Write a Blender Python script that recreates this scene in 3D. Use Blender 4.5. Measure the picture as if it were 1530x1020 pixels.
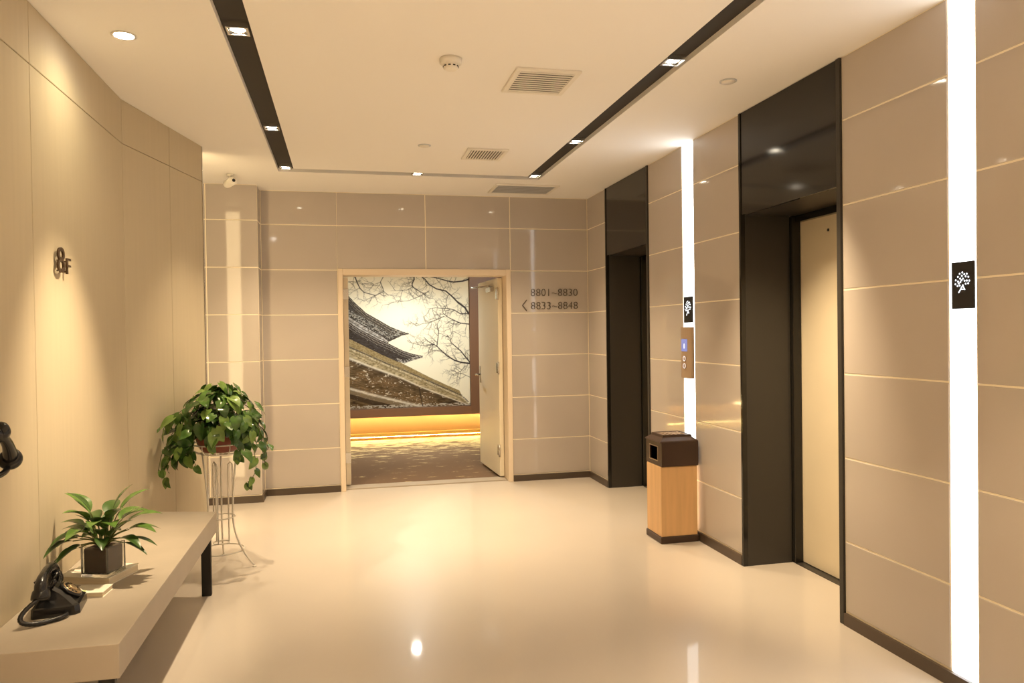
import bpy, bmesh, math, random
import numpy as np
from mathutils import Matrix, Vector, Euler

for _o in list(bpy.data.objects):
    bpy.data.objects.remove(_o)
scene = bpy.context.scene
COL = scene.collection
R = math.radians
random.seed(8)

# ------------------------------------------------------------------ camera
CAM_H = 1.421
yaw, pit, rol = R(12.75), R(0.735), R(0.798)
fw = Vector((math.sin(yaw) * math.cos(pit), math.cos(yaw) * math.cos(pit), -math.sin(pit)))
rt = Vector((math.cos(yaw), -math.sin(yaw), 0))
up = rt.cross(fw)
r2 = rt * math.cos(rol) - up * math.sin(rol)
u2 = up * math.cos(rol) + rt * math.sin(rol)
cam_data = bpy.data.cameras.new('camera')
cam_data.sensor_width = 36.0
cam_data.lens = 1109.54 / 1530 * 36.0
cam_data.clip_start = 0.02
cam = bpy.data.objects.new('camera', cam_data)
M = Matrix.Identity(4)
for i in range(3):
    M[i][0], M[i][1], M[i][2] = r2[i], u2[i], -fw[i]
M[0][3], M[1][3], M[2][3] = 0, 0, CAM_H
cam.matrix_world = M
COL.objects.link(cam)
scene.camera = cam

# ------------------------------------------------------------------ world, exposure, light levels
world = bpy.data.worlds.new('world')
scene.world = world
world.use_nodes = True
world.node_tree.nodes['Background'].inputs[0].default_value = (1.0, 0.72, 0.42, 1)
world.node_tree.nodes['Background'].inputs[1].default_value = 0.0
scene.view_settings.view_transform = 'Standard'
scene.view_settings.look = 'None'
scene.view_settings.gamma = 1.0
scene.view_settings.use_curve_mapping = False
scene.view_settings.exposure = 0.28
WARM = (1.0, 0.765, 0.485)
YELLOW = (1.0, 0.82, 0.45)
COOL = (0.93, 0.97, 1.0)
P_SPOT = 140.0        # watt of each slot spot
P_DOWN = 15.0        # watt of the round downlight by the left wall
E_STRIP = 4.0         # radiance of the white wall strips

# ------------------------------------------------------------------ dimensions (metres)
H = 2.70
XR = 2.319            # right wall face
YB = 6.875            # back wall face
YC = 6.638            # column face
XC = -0.70            # column right side
XL = -1.145           # left wall face
Y0 = -3.0             # wall behind the viewer
KINK = (XL, 4.36)
WEND = (-0.914, 5.345)

# ------------------------------------------------------------------ materials
MATS = {}
def mat(name, col, rough=0.5, metal=0.0, spec=0.5, noise=None, bump=None, coat=None, emit=None,
        trans=0.0, ior=1.45, sss=0.0):
    """noise = (scale, amount, detail[, stretch xyz]); bump = (scale, strength, distance)"""
    m = bpy.data.materials.new(name)
    m.use_nodes = True
    nt = m.node_tree
    b = nt.nodes['Principled BSDF']
    b.inputs['Base Color'].default_value = (*col, 1)
    b.inputs['Roughness'].default_value = rough
    b.inputs['Metallic'].default_value = metal
    b.inputs['Specular IOR Level'].default_value = spec
    b.inputs['IOR'].default_value = ior
    b.inputs['Transmission Weight'].default_value = trans
    if coat:
        b.inputs['Coat Weight'].default_value = coat[0]
        b.inputs['Coat Roughness'].default_value = coat[1]
    if emit:
        b.inputs['Emission Color'].default_value = (*emit[0], 1)
        b.inputs['Emission Strength'].default_value = emit[1]
    if noise or bump:
        tc = nt.nodes.new('ShaderNodeTexCoord')
        geo = nt.nodes.new('ShaderNodeNewGeometry')
    if noise:
        mp = nt.nodes.new('ShaderNodeMapping')
        if len(noise) > 3:
            mp.inputs['Scale'].default_value = noise[3]
        nt.links.new(geo.outputs['Position'], mp.inputs['Vector'])
        n = nt.nodes.new('ShaderNodeTexNoise')
        n.inputs['Scale'].default_value = noise[0]
        n.inputs['Detail'].default_value = noise[2]
        nt.links.new(mp.outputs['Vector'], n.inputs['Vector'])
        cr = nt.nodes.new('ShaderNodeValToRGB')
        a = noise[1]
        cr.color_ramp.elements[0].position = 0.25
        cr.color_ramp.elements[1].position = 0.75
        cr.color_ramp.elements[0].color = (*[c * (1 - a) for c in col], 1)
        cr.color_ramp.elements[1].color = (*[min(1, c * (1 + a)) for c in col], 1)
        nt.links.new(n.outputs['Fac'], cr.inputs['Fac'])
        nt.links.new(cr.outputs['Color'], b.inputs['Base Color'])
    if bump:
        n2 = nt.nodes.new('ShaderNodeTexNoise')
        n2.inputs['Scale'].default_value = bump[0]
        n2.inputs['Detail'].default_value = 3
        nt.links.new(geo.outputs['Position'], n2.inputs['Vector'])
        bp = nt.nodes.new('ShaderNodeBump')
        bp.inputs['Strength'].default_value = bump[1]
        bp.inputs['Distance'].default_value = bump[2]
        nt.links.new(n2.outputs['Fac'], bp.inputs['Height'])
        nt.links.new(bp.outputs['Normal'], b.inputs['Normal'])
    MATS[name] = m
    return m

mat('tile', (0.52, 0.465, 0.415), 0.055, spec=0.5, noise=(1.3, 0.05, 3), bump=(2.5, 0.03, 0.01))
mat('grout', (0.95, 0.86, 0.68), 0.35, spec=0.5)
mat('ceiling', (0.90, 0.875, 0.84), 0.75, spec=0.2)
mat('floor', (0.64, 0.575, 0.50), 0.30, spec=0.40, noise=(0.9, 0.045, 4), coat=(0.35, 0.05))
mat('felt', (0.565, 0.485, 0.345), 0.85, spec=0.15, noise=(40, 0.02, 2, (1, 1, 0.05)), bump=(500, 0.12, 0.001))
mat('joint', (0.16, 0.12, 0.08), 0.8)
mat('black_glass', (0.016, 0.014, 0.011), 0.09, spec=0.5)
mat('dark_steel', (0.045, 0.040, 0.034), 0.35, metal=0.0, spec=0.35)
mat('black', (0.018, 0.016, 0.014), 0.5)
mat('slot_black', (0.035, 0.030, 0.026), 0.7)
mat('base_brown', (0.085, 0.060, 0.042), 0.35)
mat('lift_door', (0.76, 0.66, 0.48), 0.38, metal=0.0, noise=(3, 0.03, 2))
mat('paint_cream', (0.86, 0.78, 0.61), 0.42, noise=(2, 0.03, 2))
mat('frame_cream', (0.84, 0.70, 0.53), 0.4)
mat('steel', (0.65, 0.63, 0.60), 0.25, metal=1.0)
mat('white_plastic', (0.82, 0.78, 0.70), 0.4)
mat('grey_metal', (0.55, 0.56, 0.58), 0.4)
mat('strip_white', (0.9, 0.9, 0.9), 0.4, emit=(COOL, E_STRIP))
mat('strip_warm', (0.9, 0.8, 0.6), 0.4, emit=((1.0, 0.73, 0.38), 9.0))
mat('bulb', (1, 0.95, 0.85), 0.3, emit=((1.0, 0.88, 0.68), 45.0))
mat('bulb_cool', (1, 1, 1), 0.3, emit=((1.0, 0.97, 0.92), 60.0))
mat('bench_stone', (0.42, 0.365, 0.295), 0.5, spec=0.3, noise=(5, 0.06, 4))
mat('mural_brown', (0.19, 0.10, 0.055), 0.45)
mat('cove_wall', (0.27, 0.155, 0.065), 0.55)
mat('brass', (0.62, 0.42, 0.14), 0.35, metal=0.6)
mat('wood', (0.76, 0.48, 0.23), 0.45, noise=(7, 0.10, 4, (3, 3, 0.25)))
mat('bin_brown', (0.060, 0.034, 0.022), 0.38)
mat('bronze', (0.42, 0.30, 0.20), 0.35)
mat('screen', (0.10, 0.10, 0.18), 0.2, emit=((0.22, 0.25, 0.55), 0.8))
mat('lit_digit', (1, 1, 1), 0.4, emit=((0.85, 0.88, 1.0), 1.2))
mat('sign_black', (0.020, 0.020, 0.022), 0.25)
mat('sign_white', (0.85, 0.85, 0.85), 0.5, emit=(COOL, 0.6))
mat('letter_bronze', (0.075, 0.045, 0.025), 0.28, metal=0.5)
mat('letter_grey', (0.12, 0.095, 0.07), 0.4, metal=0.3)
mat('bakelite', (0.012, 0.012, 0.013), 0.22, spec=0.6)
mat('dial_brass', (0.55, 0.42, 0.25), 0.3, metal=0.8)
mat('paper', (0.85, 0.80, 0.68), 0.6)
mat('page_edge', (0.78, 0.68, 0.50), 0.7, noise=(300, 0.12, 1, (0, 0, 1)))
mat('cover_green', (0.50, 0.62, 0.22), 0.5)
mat('soil', (0.045, 0.019, 0.010), 0.8, noise=(60, 0.35, 3))
mat('glass', (0.96, 0.97, 0.96), 0.03, trans=1.0, ior=1.46, bump=(120, 0.35, 0.004))
mat('leaf_lily', (0.085, 0.165, 0.030), 0.25, spec=0.6, noise=(25, 0.30, 2))
mat('leaf_lily_dark', (0.042, 0.092, 0.018), 0.28, spec=0.6, noise=(25, 0.30, 2))
mat('leaf_pothos', (0.070, 0.150, 0.028), 0.22, spec=0.6, noise=(22, 0.35, 3))
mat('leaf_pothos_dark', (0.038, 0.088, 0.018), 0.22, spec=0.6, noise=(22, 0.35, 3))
mat('leaf_pothos_light', (0.165, 0.270, 0.055), 0.25, spec=0.6, noise=(22, 0.30, 3))
mat('stem', (0.10, 0.12, 0.03), 0.5)
mat('terracotta', (0.27, 0.075, 0.045), 0.55, noise=(15, 0.15, 3))
mat('white_wire', (0.78, 0.74, 0.66), 0.3)
mat('lens', (0.01, 0.01, 0.012), 0.1)
mat('vent_dark', (0.10, 0.085, 0.07), 0.7)
mat('corridor_wall', (0.30, 0.20, 0.12), 0.6)

# carpet: brown with broken pale cloud streaks woven in
m = bpy.data.materials.new('carpet'); m.use_nodes = True; MATS['carpet'] = m
nt = m.node_tree; b = nt.nodes['Principled BSDF']
geo = nt.nodes.new('ShaderNodeNewGeometry')
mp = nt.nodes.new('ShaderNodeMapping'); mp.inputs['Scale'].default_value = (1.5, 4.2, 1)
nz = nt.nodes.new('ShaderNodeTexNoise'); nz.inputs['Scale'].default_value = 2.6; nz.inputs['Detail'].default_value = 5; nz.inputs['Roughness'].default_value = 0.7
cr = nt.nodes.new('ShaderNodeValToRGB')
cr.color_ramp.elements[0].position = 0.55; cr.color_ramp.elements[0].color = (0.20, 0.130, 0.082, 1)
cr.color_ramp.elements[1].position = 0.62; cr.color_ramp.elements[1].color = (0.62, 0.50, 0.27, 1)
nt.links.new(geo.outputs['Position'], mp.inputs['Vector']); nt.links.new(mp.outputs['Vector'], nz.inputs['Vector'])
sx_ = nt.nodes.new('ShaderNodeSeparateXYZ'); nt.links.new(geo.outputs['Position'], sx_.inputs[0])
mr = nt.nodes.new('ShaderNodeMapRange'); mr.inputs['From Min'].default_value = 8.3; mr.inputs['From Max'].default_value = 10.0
mr.inputs['To Min'].default_value = -0.05; mr.inputs['To Max'].default_value = 0.15     # pale streaks widen towards the mural: glow of the light strips painted into the colour
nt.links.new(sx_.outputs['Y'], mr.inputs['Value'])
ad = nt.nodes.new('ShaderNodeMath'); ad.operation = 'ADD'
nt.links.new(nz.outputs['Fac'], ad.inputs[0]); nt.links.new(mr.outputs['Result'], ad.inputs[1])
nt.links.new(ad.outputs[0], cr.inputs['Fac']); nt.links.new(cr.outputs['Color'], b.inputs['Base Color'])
b.inputs['Roughness'].default_value = 0.95; b.inputs['Specular IOR Level'].default_value = 0.1

# mural print: colours stored on the panel's own vertices
m = bpy.data.materials.new('mural_print'); m.use_nodes = True; MATS['mural_print'] = m
nt = m.node_tree; b = nt.nodes['Principled BSDF']
at = nt.nodes.new('ShaderNodeAttribute'); at.attribute_name = 'print'
nt.links.new(at.outputs['Color'], b.inputs['Base Color'])
b.inputs['Roughness'].default_value = 0.6; b.inputs['Specular IOR Level'].default_value = 0.2

# ------------------------------------------------------------------ mesh helpers
CACHE = {}
def setmat(me, m):
    me.materials.clear(); me.materials.append(MATS[m])

def from_bm(name, bm, smooth=False):
    me = bpy.data.meshes.new(name); bm.to_mesh(me); bm.free()
    if smooth:
        for p in me.polygons: p.use_smooth = True
    return me

def bm_box(bm, x0, x1, y0, y1, z0, z1):
    v = [bm.verts.new((x, y, z)) for x in (x0, x1) for y in (y0, y1) for z in (z0, z1)]
    for f in ((0, 1, 3, 2), (4, 6, 7, 5), (0, 4, 5, 1), (2, 3, 7, 6), (0, 2, 6, 4), (1, 5, 7, 3)):
        bm.faces.new([v[i] for i in f])
    return v

def box_mesh(dx, dy, dz, bev=0.0, seg=1):
    """box centred in x and y, standing on z = 0"""
    k = ('box', round(dx, 4), round(dy, 4), round(dz, 4), bev, seg)
    if k in CACHE: return CACHE[k]
    bm = bmesh.new(); bm_box(bm, -dx / 2, dx / 2, -dy / 2, dy / 2, 0, dz)
    if bev:
        bmesh.ops.bevel(bm, geom=bm.edges[:], offset=bev, segments=seg, affect='EDGES', profile=0.5)
    bmesh.ops.recalc_face_normals(bm, faces=bm.faces)
    me = from_bm('box', bm); CACHE[k] = me
    return me

def lathe_mesh(prof, n=24, cap=True):
    bm = bmesh.new(); rings = []
    for r, z in prof:
        rings.append([bm.verts.new((r * math.cos(2 * math.pi * i / n), r * math.sin(2 * math.pi * i / n), z)) for i in range(n)])
    for a, c in zip(rings, rings[1:]):
        for i in range(n):
            bm.faces.new((a[i], a[(i + 1) % n], c[(i + 1) % n], c[i]))
    if cap:
        bm.faces.new(rings[0][::-1]); bm.faces.new(rings[-1])
    bmesh.ops.recalc_face_normals(bm, faces=bm.faces)
    me = from_bm('lathe', bm, True)
    return me

def bm_tube(bm, pts, rad, n=8, closed=False):
    pts = [Vector(p) for p in pts]
    rads = rad if isinstance(rad, (list, tuple)) else [rad] * len(pts)
    rings = []; prev = None
    L = len(pts)
    for i, p in enumerate(pts):
        if closed: d = pts[(i + 1) % L] - pts[i - 1]
        else: d = pts[min(i + 1, L - 1)] - pts[max(i - 1, 0)]
        d.normalize()
        if prev is None:
            a = Vector((0, 0, 1)) if abs(d.z) < 0.9 else Vector((1, 0, 0))
            s = d.cross(a).normalized()
        else:
            s = (prev - d * prev.dot(d)).normalized()
        prev = s; t = d.cross(s)
        rings.append([bm.verts.new(p + (s * math.cos(2 * math.pi * k / n) + t * math.sin(2 * math.pi * k / n)) * rads[i]) for k in range(n)])
    pairs = list(zip(rings, rings[1:])) + ([(rings[-1], rings[0])] if closed else [])
    for a, c in pairs:
        for k in range(n):
            bm.faces.new((a[k], a[(k + 1) % n], c[(k + 1) % n], c[k]))
    if not closed:
        bm.faces.new(rings[0][::-1]); bm.faces.new(rings[-1])

def tube_mesh(pts, rad, n=8, closed=False):
    bm = bmesh.new(); bm_tube(bm, pts, rad, n, closed)
    bmesh.ops.recalc_face_normals(bm, faces=bm.faces)
    return from_bm('tube', bm, True)

def prism_mesh(poly, z0, z1, bev=0.0):
    """polygon in xy extruded in z"""
    bm = bmesh.new()
    a = [bm.verts.new((x, y, z0)) for x, y in poly]; c = [bm.verts.new((x, y, z1)) for x, y in poly]
    n = len(poly)
    bm.faces.new(a[::-1]); bm.faces.new(c)
    for i in range(n): bm.faces.new((a[i], a[(i + 1) % n], c[(i + 1) % n], c[i]))
    if bev: bmesh.ops.bevel(bm, geom=bm.edges[:], offset=bev, segments=2, affect='EDGES', profile=0.5)
    bmesh.ops.recalc_face_normals(bm, faces=bm.faces)
    return from_bm('prism', bm)

def bezier(p0, p1, p2, p3, n=12):
    out = []
    for i in range(n + 1):
        t = i / n; s = 1 - t
        out.append(Vector(p0) * s ** 3 + Vector(p1) * 3 * s * s * t + Vector(p2) * 3 * s * t * t + Vector(p3) * t ** 3)
    return out

# object-level material slots, so that shared meshes can carry different materials
def obj(name, me, m, parent=None, loc=(0, 0, 0), rot=(0, 0, 0), scale=None):
    if len(me.materials) == 0: me.materials.append(MATS[m])
    o = bpy.data.objects.new(name, me)
    COL.objects.link(o)
    o.location = loc; o.rotation_euler = rot
    if scale: o.scale = scale
    if me.materials[0] != MATS[m]:
        o.material_slots[0].link = 'OBJECT'; o.material_slots[0].material = MATS[m]
    if parent is not None: o.parent = parent
    return o

def tag(o, label, cat, group=None, kind=None):
    o['label'] = label; o['category'] = cat
    if group: o['group'] = group
    if kind: o['kind'] = kind
    return o

def thing(name, label, cat, loc=(0, 0, 0), rz=0.0, group=None, kind=None):
    o = bpy.data.objects.new(name, None); o.empty_display_size = 0.05
    COL.objects.link(o); o.location = loc; o.rotation_euler = (0, 0, rz)
    return tag(o, label, cat, group, kind)

def text_mesh(body, size, extrude, bevel=0.0, res=4, spacing=1.0, offset=0.0):
    cu = bpy.data.curves.new('text', 'FONT'); cu.body = body; cu.size = size
    cu.extrude = extrude; cu.bevel_depth = bevel; cu.resolution_u = res; cu.space_character = spacing; cu.offset = offset
    o = bpy.data.objects.new('text', cu); COL.objects.link(o)
    bpy.context.view_layer.update()
    me = bpy.data.meshes.new_from_object(o.evaluated_get(bpy.context.evaluated_depsgraph_get()))
    bpy.data.objects.remove(o); bpy.data.curves.remove(cu)
    me.materials.clear()
    return me

# ================================================================== THE SETTING
def boxes(name, lst, m, label, cat, parent=None):
    bm = bmesh.new()
    for b_ in lst: bm_box(bm, *b_)
    bmesh.ops.recalc_face_normals(bm, faces=bm.faces)
    o = obj(name, from_bm(name, bm), m, parent)
    if parent is None: tag(o, label, cat, kind='structure')
    return o

# --- floor
boxes('floor', [(-3.0, 2.80, Y0, 6.93, -0.10, 0.0)], 'floor', 'polished cream stone floor of the lift lobby', 'floor')
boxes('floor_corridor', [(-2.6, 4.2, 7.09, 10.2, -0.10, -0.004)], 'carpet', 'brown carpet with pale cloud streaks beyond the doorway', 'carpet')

# --- ceiling with the recessed light slots left open
SL0, SL1 = -0.478, -0.357
SR0, SR1 = 1.502, 1.623
SB0, SB1 = 5.955, 6.075
SD = 0.030
boxes('ceiling', [
    (-3.0, SL0, Y0, 7.0, H, H + SD), (SR1, 2.80, Y0, 7.0, H, H + SD),
    (SL1, SR0, Y0, SB0, H, H + SD), (SL0, SR1, SB1, 7.0, H, H + SD),
    (-3.0, 2.80, Y0, 7.0, H + SD + 0.004, H + SD + 0.06)], 'ceiling', 'flat white plaster ceiling with slim recessed light slots', 'ceiling')
boxes('trim_1', [(SL0 + .001, SL1 - .001, Y0, SB1 - .001, H + SD - 0.003, H + SD + 0.001)], 'slot_black', 'black lining of the ceiling slot nearest the curved left wall', 'ceiling slot')
boxes('trim_2', [(SR0 + .001, SR1 - .001, Y0, SB1 - .001, H + SD - 0.003, H + SD + 0.001)], 'slot_black', 'black lining of the ceiling slot along the lift side', 'ceiling slot')
boxes('trim_3', [(SL1, SR0, SB0 + .001, SB1 - .001, H + SD - 0.003, H + SD + 0.001)], 'slot_black', 'black lining of the cross slot in front of the double doorway', 'ceiling slot')

# --- tiled walls: every tile a piece of its own
GAP = 0.008
ROWS = [0.062, 0.4, 0.8, 1.2, 1.6, 2.0, 2.4, 2.7]
def tile_cols(parent, axis, face, c0, c1, sgn, zmin=0.0, rows=ROWS):
    """axis 'x': tiles spread along x on a wall whose face looks to -y; axis 'y': face looks to sgn*x"""
    w = abs(c1 - c0) - GAP
    for z0, z1 in zip(rows, rows[1:]):
        if z0 < zmin - 1e-6: continue
        h = z1 - z0 - GAP
        g = GAP / 2
        if axis == 'x':
            o = obj('tile', box_mesh(w, 0.012, h, 0.002), 'tile', parent, ((c0 + c1) / 2, face + 0.006, z0 + g))
        else:
            o = obj('tile', box_mesh(0.012, w, h, 0.002), 'tile', parent, (face - sgn * 0.006, (c0 + c1) / 2, z0 + g))

X0 = -0.05
DX0, DX1 = -0.045, 1.55                 # double doorway, outside of its frame
wb = boxes('wall_back', [(XC - .2, DX0, YB + .0025, YB + .16, 0, H), (DX1, XR + .3, YB + .0025, YB + .16, 0, H), (DX0, DX1, YB + .0025, YB + .16, 2.0, H)],
           'grout', 'beige tiled wall around the double doorway', 'wall')
tile_cols(wb, 'x', YB, XC, DX0, 0)
tile_cols(wb, 'x', YB, X0, X0 + .8, 0, zmin=2.0)
tile_cols(wb, 'x', YB, X0 + .8, X0 + 1.6, 0, zmin=2.0)
tile_cols(wb, 'x', YB, X0 + 1.6, XR, 0)
wc = boxes('wall_column', [(-2.9, XC - .0025, YC + .0025, YB + .0025, 0, H)], 'grout', 'beige tiled column with a golden reflection beside the left wall', 'wall')
tile_cols(wc, 'x', YC, -1.115, XC, 0)
tile_cols(wc, 'x', YC, -1.915, -1.115, 0)
tile_cols(wc, 'x', YC, -2.715, -1.915, 0)
tile_cols(wc, 'y', XC, YC + .012, YB, 1)

B1 = (5.395, 6.352)                     # far lift bay (y range)
B2 = (3.100, 4.030)                     # near lift bay
B3 = (0.80, 1.73)                       # lift bay beside the viewer
S1 = (4.640, 4.808)                     # white strips
S2 = (2.338, 2.466)
S3 = (0.03, 0.16)
piers = [(B1[1], YB), (B2[1], B1[0]), (B3[1], B2[0]), (Y0, B3[0])]
TH = 0.42
lst = []
for a, c in piers:
    segs = [(a, c)]
    for s in (S1, S2, S3):
        if a < s[0] and s[1] < c: segs = [(a, s[0]), (s[1], c)]
    for q in segs: lst.append((XR + .0025, XR + TH, q[0], q[1], 0, H))
for s in (S1, S2, S3): lst.append((XR + .05, XR + TH, s[0], s[1], 0, H))
for q in (B1, B2, B3): lst.append((XR + .02, XR + TH, q[0], q[1], 2.14, H))
wr = boxes('wall_right', lst, 'grout', 'glossy taupe tiled wall on the right holding the lifts', 'wall')
for a, c in [(B1[1], YB), (S1[1], B1[0]), (B2[1], S1[0]), (S2[1], B2[0]), (B3[1], S2[0]), (S3[1], B3[0]), (-0.77, S3[0]), (-1.57, -0.77), (-2.37, -1.57), (Y0, -2.37)]:
    tile_cols(wr, 'y', XR, a, c, -1)

boxes('wall_rear', [(-3.0, 2.8, Y0 - .1, Y0, 0, H)], 'ceiling', 'plain wall behind the viewer', 'wall')
boxes('wall_passage', [(-3.0, -2.9, Y0, 7.0, 0, H)], 'ceiling', 'plain end wall of the passage behind the curved partition', 'wall')

# --- skirting
boxes('baseboard_back', [(XC, DX0 - .004, YB - .012, YB + .008, 0, .058), (DX1 + .004, XR - .012, YB - .012, YB + .008, 0, .058)], 'base_brown', 'dark brown skirting under the doorway wall', 'skirting')
boxes('baseboard_column', [(-2.6, XC + .012, YC - .012, YC + .008, 0, .058), (XC - .008, XC + .012, YC + .008, YB - .013, 0, .058)], 'base_brown', 'dark brown skirting round the tiled column', 'skirting')
bl = []
for a, c in [(B1[1] + .003, YB), (S1[1], B1[0] - .003), (B2[1] + .003, S1[1]), (B3[1] + .003, B2[0] - .003), (Y0, B3[0] - .003)]:
    bl.append((XR - .012, XR + .008, a, c, 0, .058))
boxes('baseboard_right', bl, 'base_brown', 'dark brown skirting below the tiles between the lifts', 'skirting')

# --- left partition: backing and felt panels, straight then bent towards the lobby
d2 = Vector((WEND[0] - KINK[0], WEND[1] - KINK[1])); L2 = d2.length; d2.normalize()
n2 = Vector((d2.y, -d2.x))              # towards the lobby
PT = 0.10
def onwall(s, off):                     # point along the bent part
    p = Vector(KINK) + d2 * s + n2 * off
    return (p.x, p.y)
bkk = [(XL - PT, Y0), (XL - .012, Y0), (KINK[0] - .012, KINK[1]), onwall(L2, -.012), onwall(L2, -PT), (KINK[0] - PT, KINK[1])]
wl = obj('wall_left', prism_mesh(bkk, 0, H), 'joint')
tag(wl, 'felt panelled partition wall on the left that bends inwards', 'wall', kind='structure')
SEAM = 2.462
PG = 0.0035
ys = [-2.91, -1.70, -0.48, 0.73, 1.94, 3.155, KINK[1]]
for y0, y1 in zip(ys, ys[1:]):
    for (z0, z1, nm) in ((0.0, SEAM, 'felt_panel'), (SEAM, H, 'felt_panel')):
        w = y1 - y0 - PG
        obj(nm, box_mesh(.012, w, z1 - z0 - PG, .0015), 'felt', wl, (XL - .006, (y0 + y1) / 2, z0 + PG / 2))
ang2 = math.atan2(d2.y, d2.x) - math.pi / 2
for s0, s1 in ((0, 0.545), (0.545, L2)):
    for (z0, z1) in ((0.0, SEAM), (SEAM, H)):
        p = onwall((s0 + s1) / 2, -.006)
        obj('felt_panel', box_mesh(.012, s1 - s0 - PG, z1 - z0 - PG, .0015), 'felt', wl, (p[0], p[1], z0 + PG / 2), (0, 0, ang2))
p = onwall(L2 + .005, -.045)
obj('end_trim', box_mesh(.095, .008, H - .002, .001), 'steel', wl, (p[0], p[1], 0), (0, 0, ang2))

# warm light panel standing behind the end of the partition
lp = thing('wall_washer_light', 'tall warm glowing light panel hidden behind the partition end', 'light', (-1.05, 5.47, 0))
obj('housing', box_mesh(.15, .05, 2.66, .002), 'white_plastic', lp, (0, 0, 0))
obj('diffuser', box_mesh(.125, .006, 2.62, .001), 'strip_warm', lp, (0, .029, .02))

# --- double doorway
door = thing('door_1', 'cream double doorway standing open to a carpeted corridor', 'door', (0.75, 6.97, 0), kind='structure')
def dpart(name, x0, x1, y0, y1, z0, z1, m, bev=.003, parent=door, org=(0.75, 6.97, 0)):
    return obj(name, box_mesh(x1 - x0, y1 - y0, z1 - z0, bev), m, parent, ((x0 + x1) / 2 - org[0], (y0 + y1) / 2 - org[1], z0 - org[2]))
FW = 0.044
dpart('frame_post', DX0, DX0 + FW, 6.862, 7.09, 0, 2.012, 'frame_cream')
dpart('frame_post', DX1 - FW, DX1, 6.862, 7.09, 0, 2.012, 'frame_cream')
dpart('frame_head', DX0 + FW, DX1 - FW, 6.862, 7.09, 1.955, 2.012, 'frame_cream')
dpart('threshold', DX0 + FW, DX1 - FW, 6.93, 7.09, -.05, 0.012, 'bench_stone', .004)
# right leaf, swung away from the lobby
HX, HY = DX1 - FW - .006, 7.045
free = (1.462, 7.905)
la = math.atan2(free[1] - HY, free[0] - HX); lw = math.hypot(free[0] - HX, free[1] - HY)
leaf = obj('door_leaf', box_mesh(lw, .045, 1.925, .003), 'paint_cream', door, ((HX + free[0]) / 2 - .75 - .02, (HY + free[1]) / 2 - 6.97, 0.022), (0, 0, la))
for z in (.20, 1.0, 1.72):
    h = obj('hinge', box_mesh(.075, .012, .10, .002), 'steel', leaf, (-lw / 2 + .035, .024, z))
    h = obj('hinge_pin', lathe_mesh([(.009, 0), (.009, .12)], 12), 'steel', leaf, (-lw / 2 - .008, .026, z - .01))
obj('handle', tube_mesh([(0, .022, 0), (0, .07, 0), (-.03, .08, 0), (-.12, .08, 0)], .009), 'steel', leaf, (lw / 2 - .06, 0, .95))
obj('handle', tube_mesh([(0, -.022, 0), (0, -.07, 0), (-.03, -.08, 0), (-.12, -.08, 0)], .009), 'steel', leaf, (lw / 2 - .06, 0, .95))
obj('lock_plate', box_mesh(.05, .052, .18, .003), 'steel', leaf, (lw / 2 - .06, 0, .86))
obj('door_closer', box_mesh(.19, .04, .05, .006), 'steel', leaf, (-lw / 2 + .24, .044, 1.80))
obj('closer_arm', tube_mesh([(-lw / 2 + .24, .05, 1.86), (lw / 2 - .05, .10, 1.875), (lw / 2 - .02, .10, 1.885)], .009), 'steel', leaf)
# narrow left leaf, swung fully away
leaf2 = obj('door_leaf', box_mesh(.50, .045, 1.925, .003), 'paint_cream', door, (0.008 - .75, 7.045 + .26 - 6.97, 0.022), (0, 0, R(93.5)))
for z in (.20, 1.0, 1.72):
    obj('hinge', box_mesh(.012, .05, .10, .002), 'steel', leaf2, (-.25, 0, z))

# --- corridor beyond
cw = boxes('wall_corridor', [(-2.6, 4.2, 10.13, 10.23, -.1, 2.42)], 'cove_wall', 'glowing lower wall of the carpeted corridor', 'wall')
boxes('ceiling_corridor', [(-2.6, 4.2, 7.035, 10.23, 2.42, 2.5)], 'ceiling', 'low corridor ceiling beyond the doorway', 'ceiling')
boxes('wall_corridor_left', [(-2.7, -2.6, 6.93, 10.23, -.1, 2.5)], 'corridor_wall', 'end wall of the corridor out of sight to the left', 'wall')
boxes('wall_corridor_right', [(4.2, 4.3, 6.93, 10.23, -.1, 2.5)], 'corridor_wall', 'end wall of the corridor out of sight to the right', 'wall')
boxes('wall_corridor_front', [(-2.6, DX0, YB + .165, 7.03, -.1, 2.42), (DX1, 4.2, YB + .165, 7.03, -.1, 2.42), (DX0, DX1, YB + .165, 7.03, 2.02, 2.42)], 'corridor_wall', 'corridor side of the doorway wall', 'wall')
boxes('baseboard_corridor', [(-2.6, 4.2, 10.045, 10.13, 0.046, 0.088)], 'brass', 'low golden ledge with light spilling from beneath onto the carpet', 'skirting')

def lamp(name, kind, loc, power, color, parent=None, **kw):
    l = bpy.data.lights.new(name, kind); l.energy = power; l.color = color
    for k, v in kw.items(): setattr(l, k, v)
    o = bpy.data.objects.new(name, l); COL.objects.link(o); o.location = loc
    if parent is not None: o.parent = parent
    return o

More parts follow.
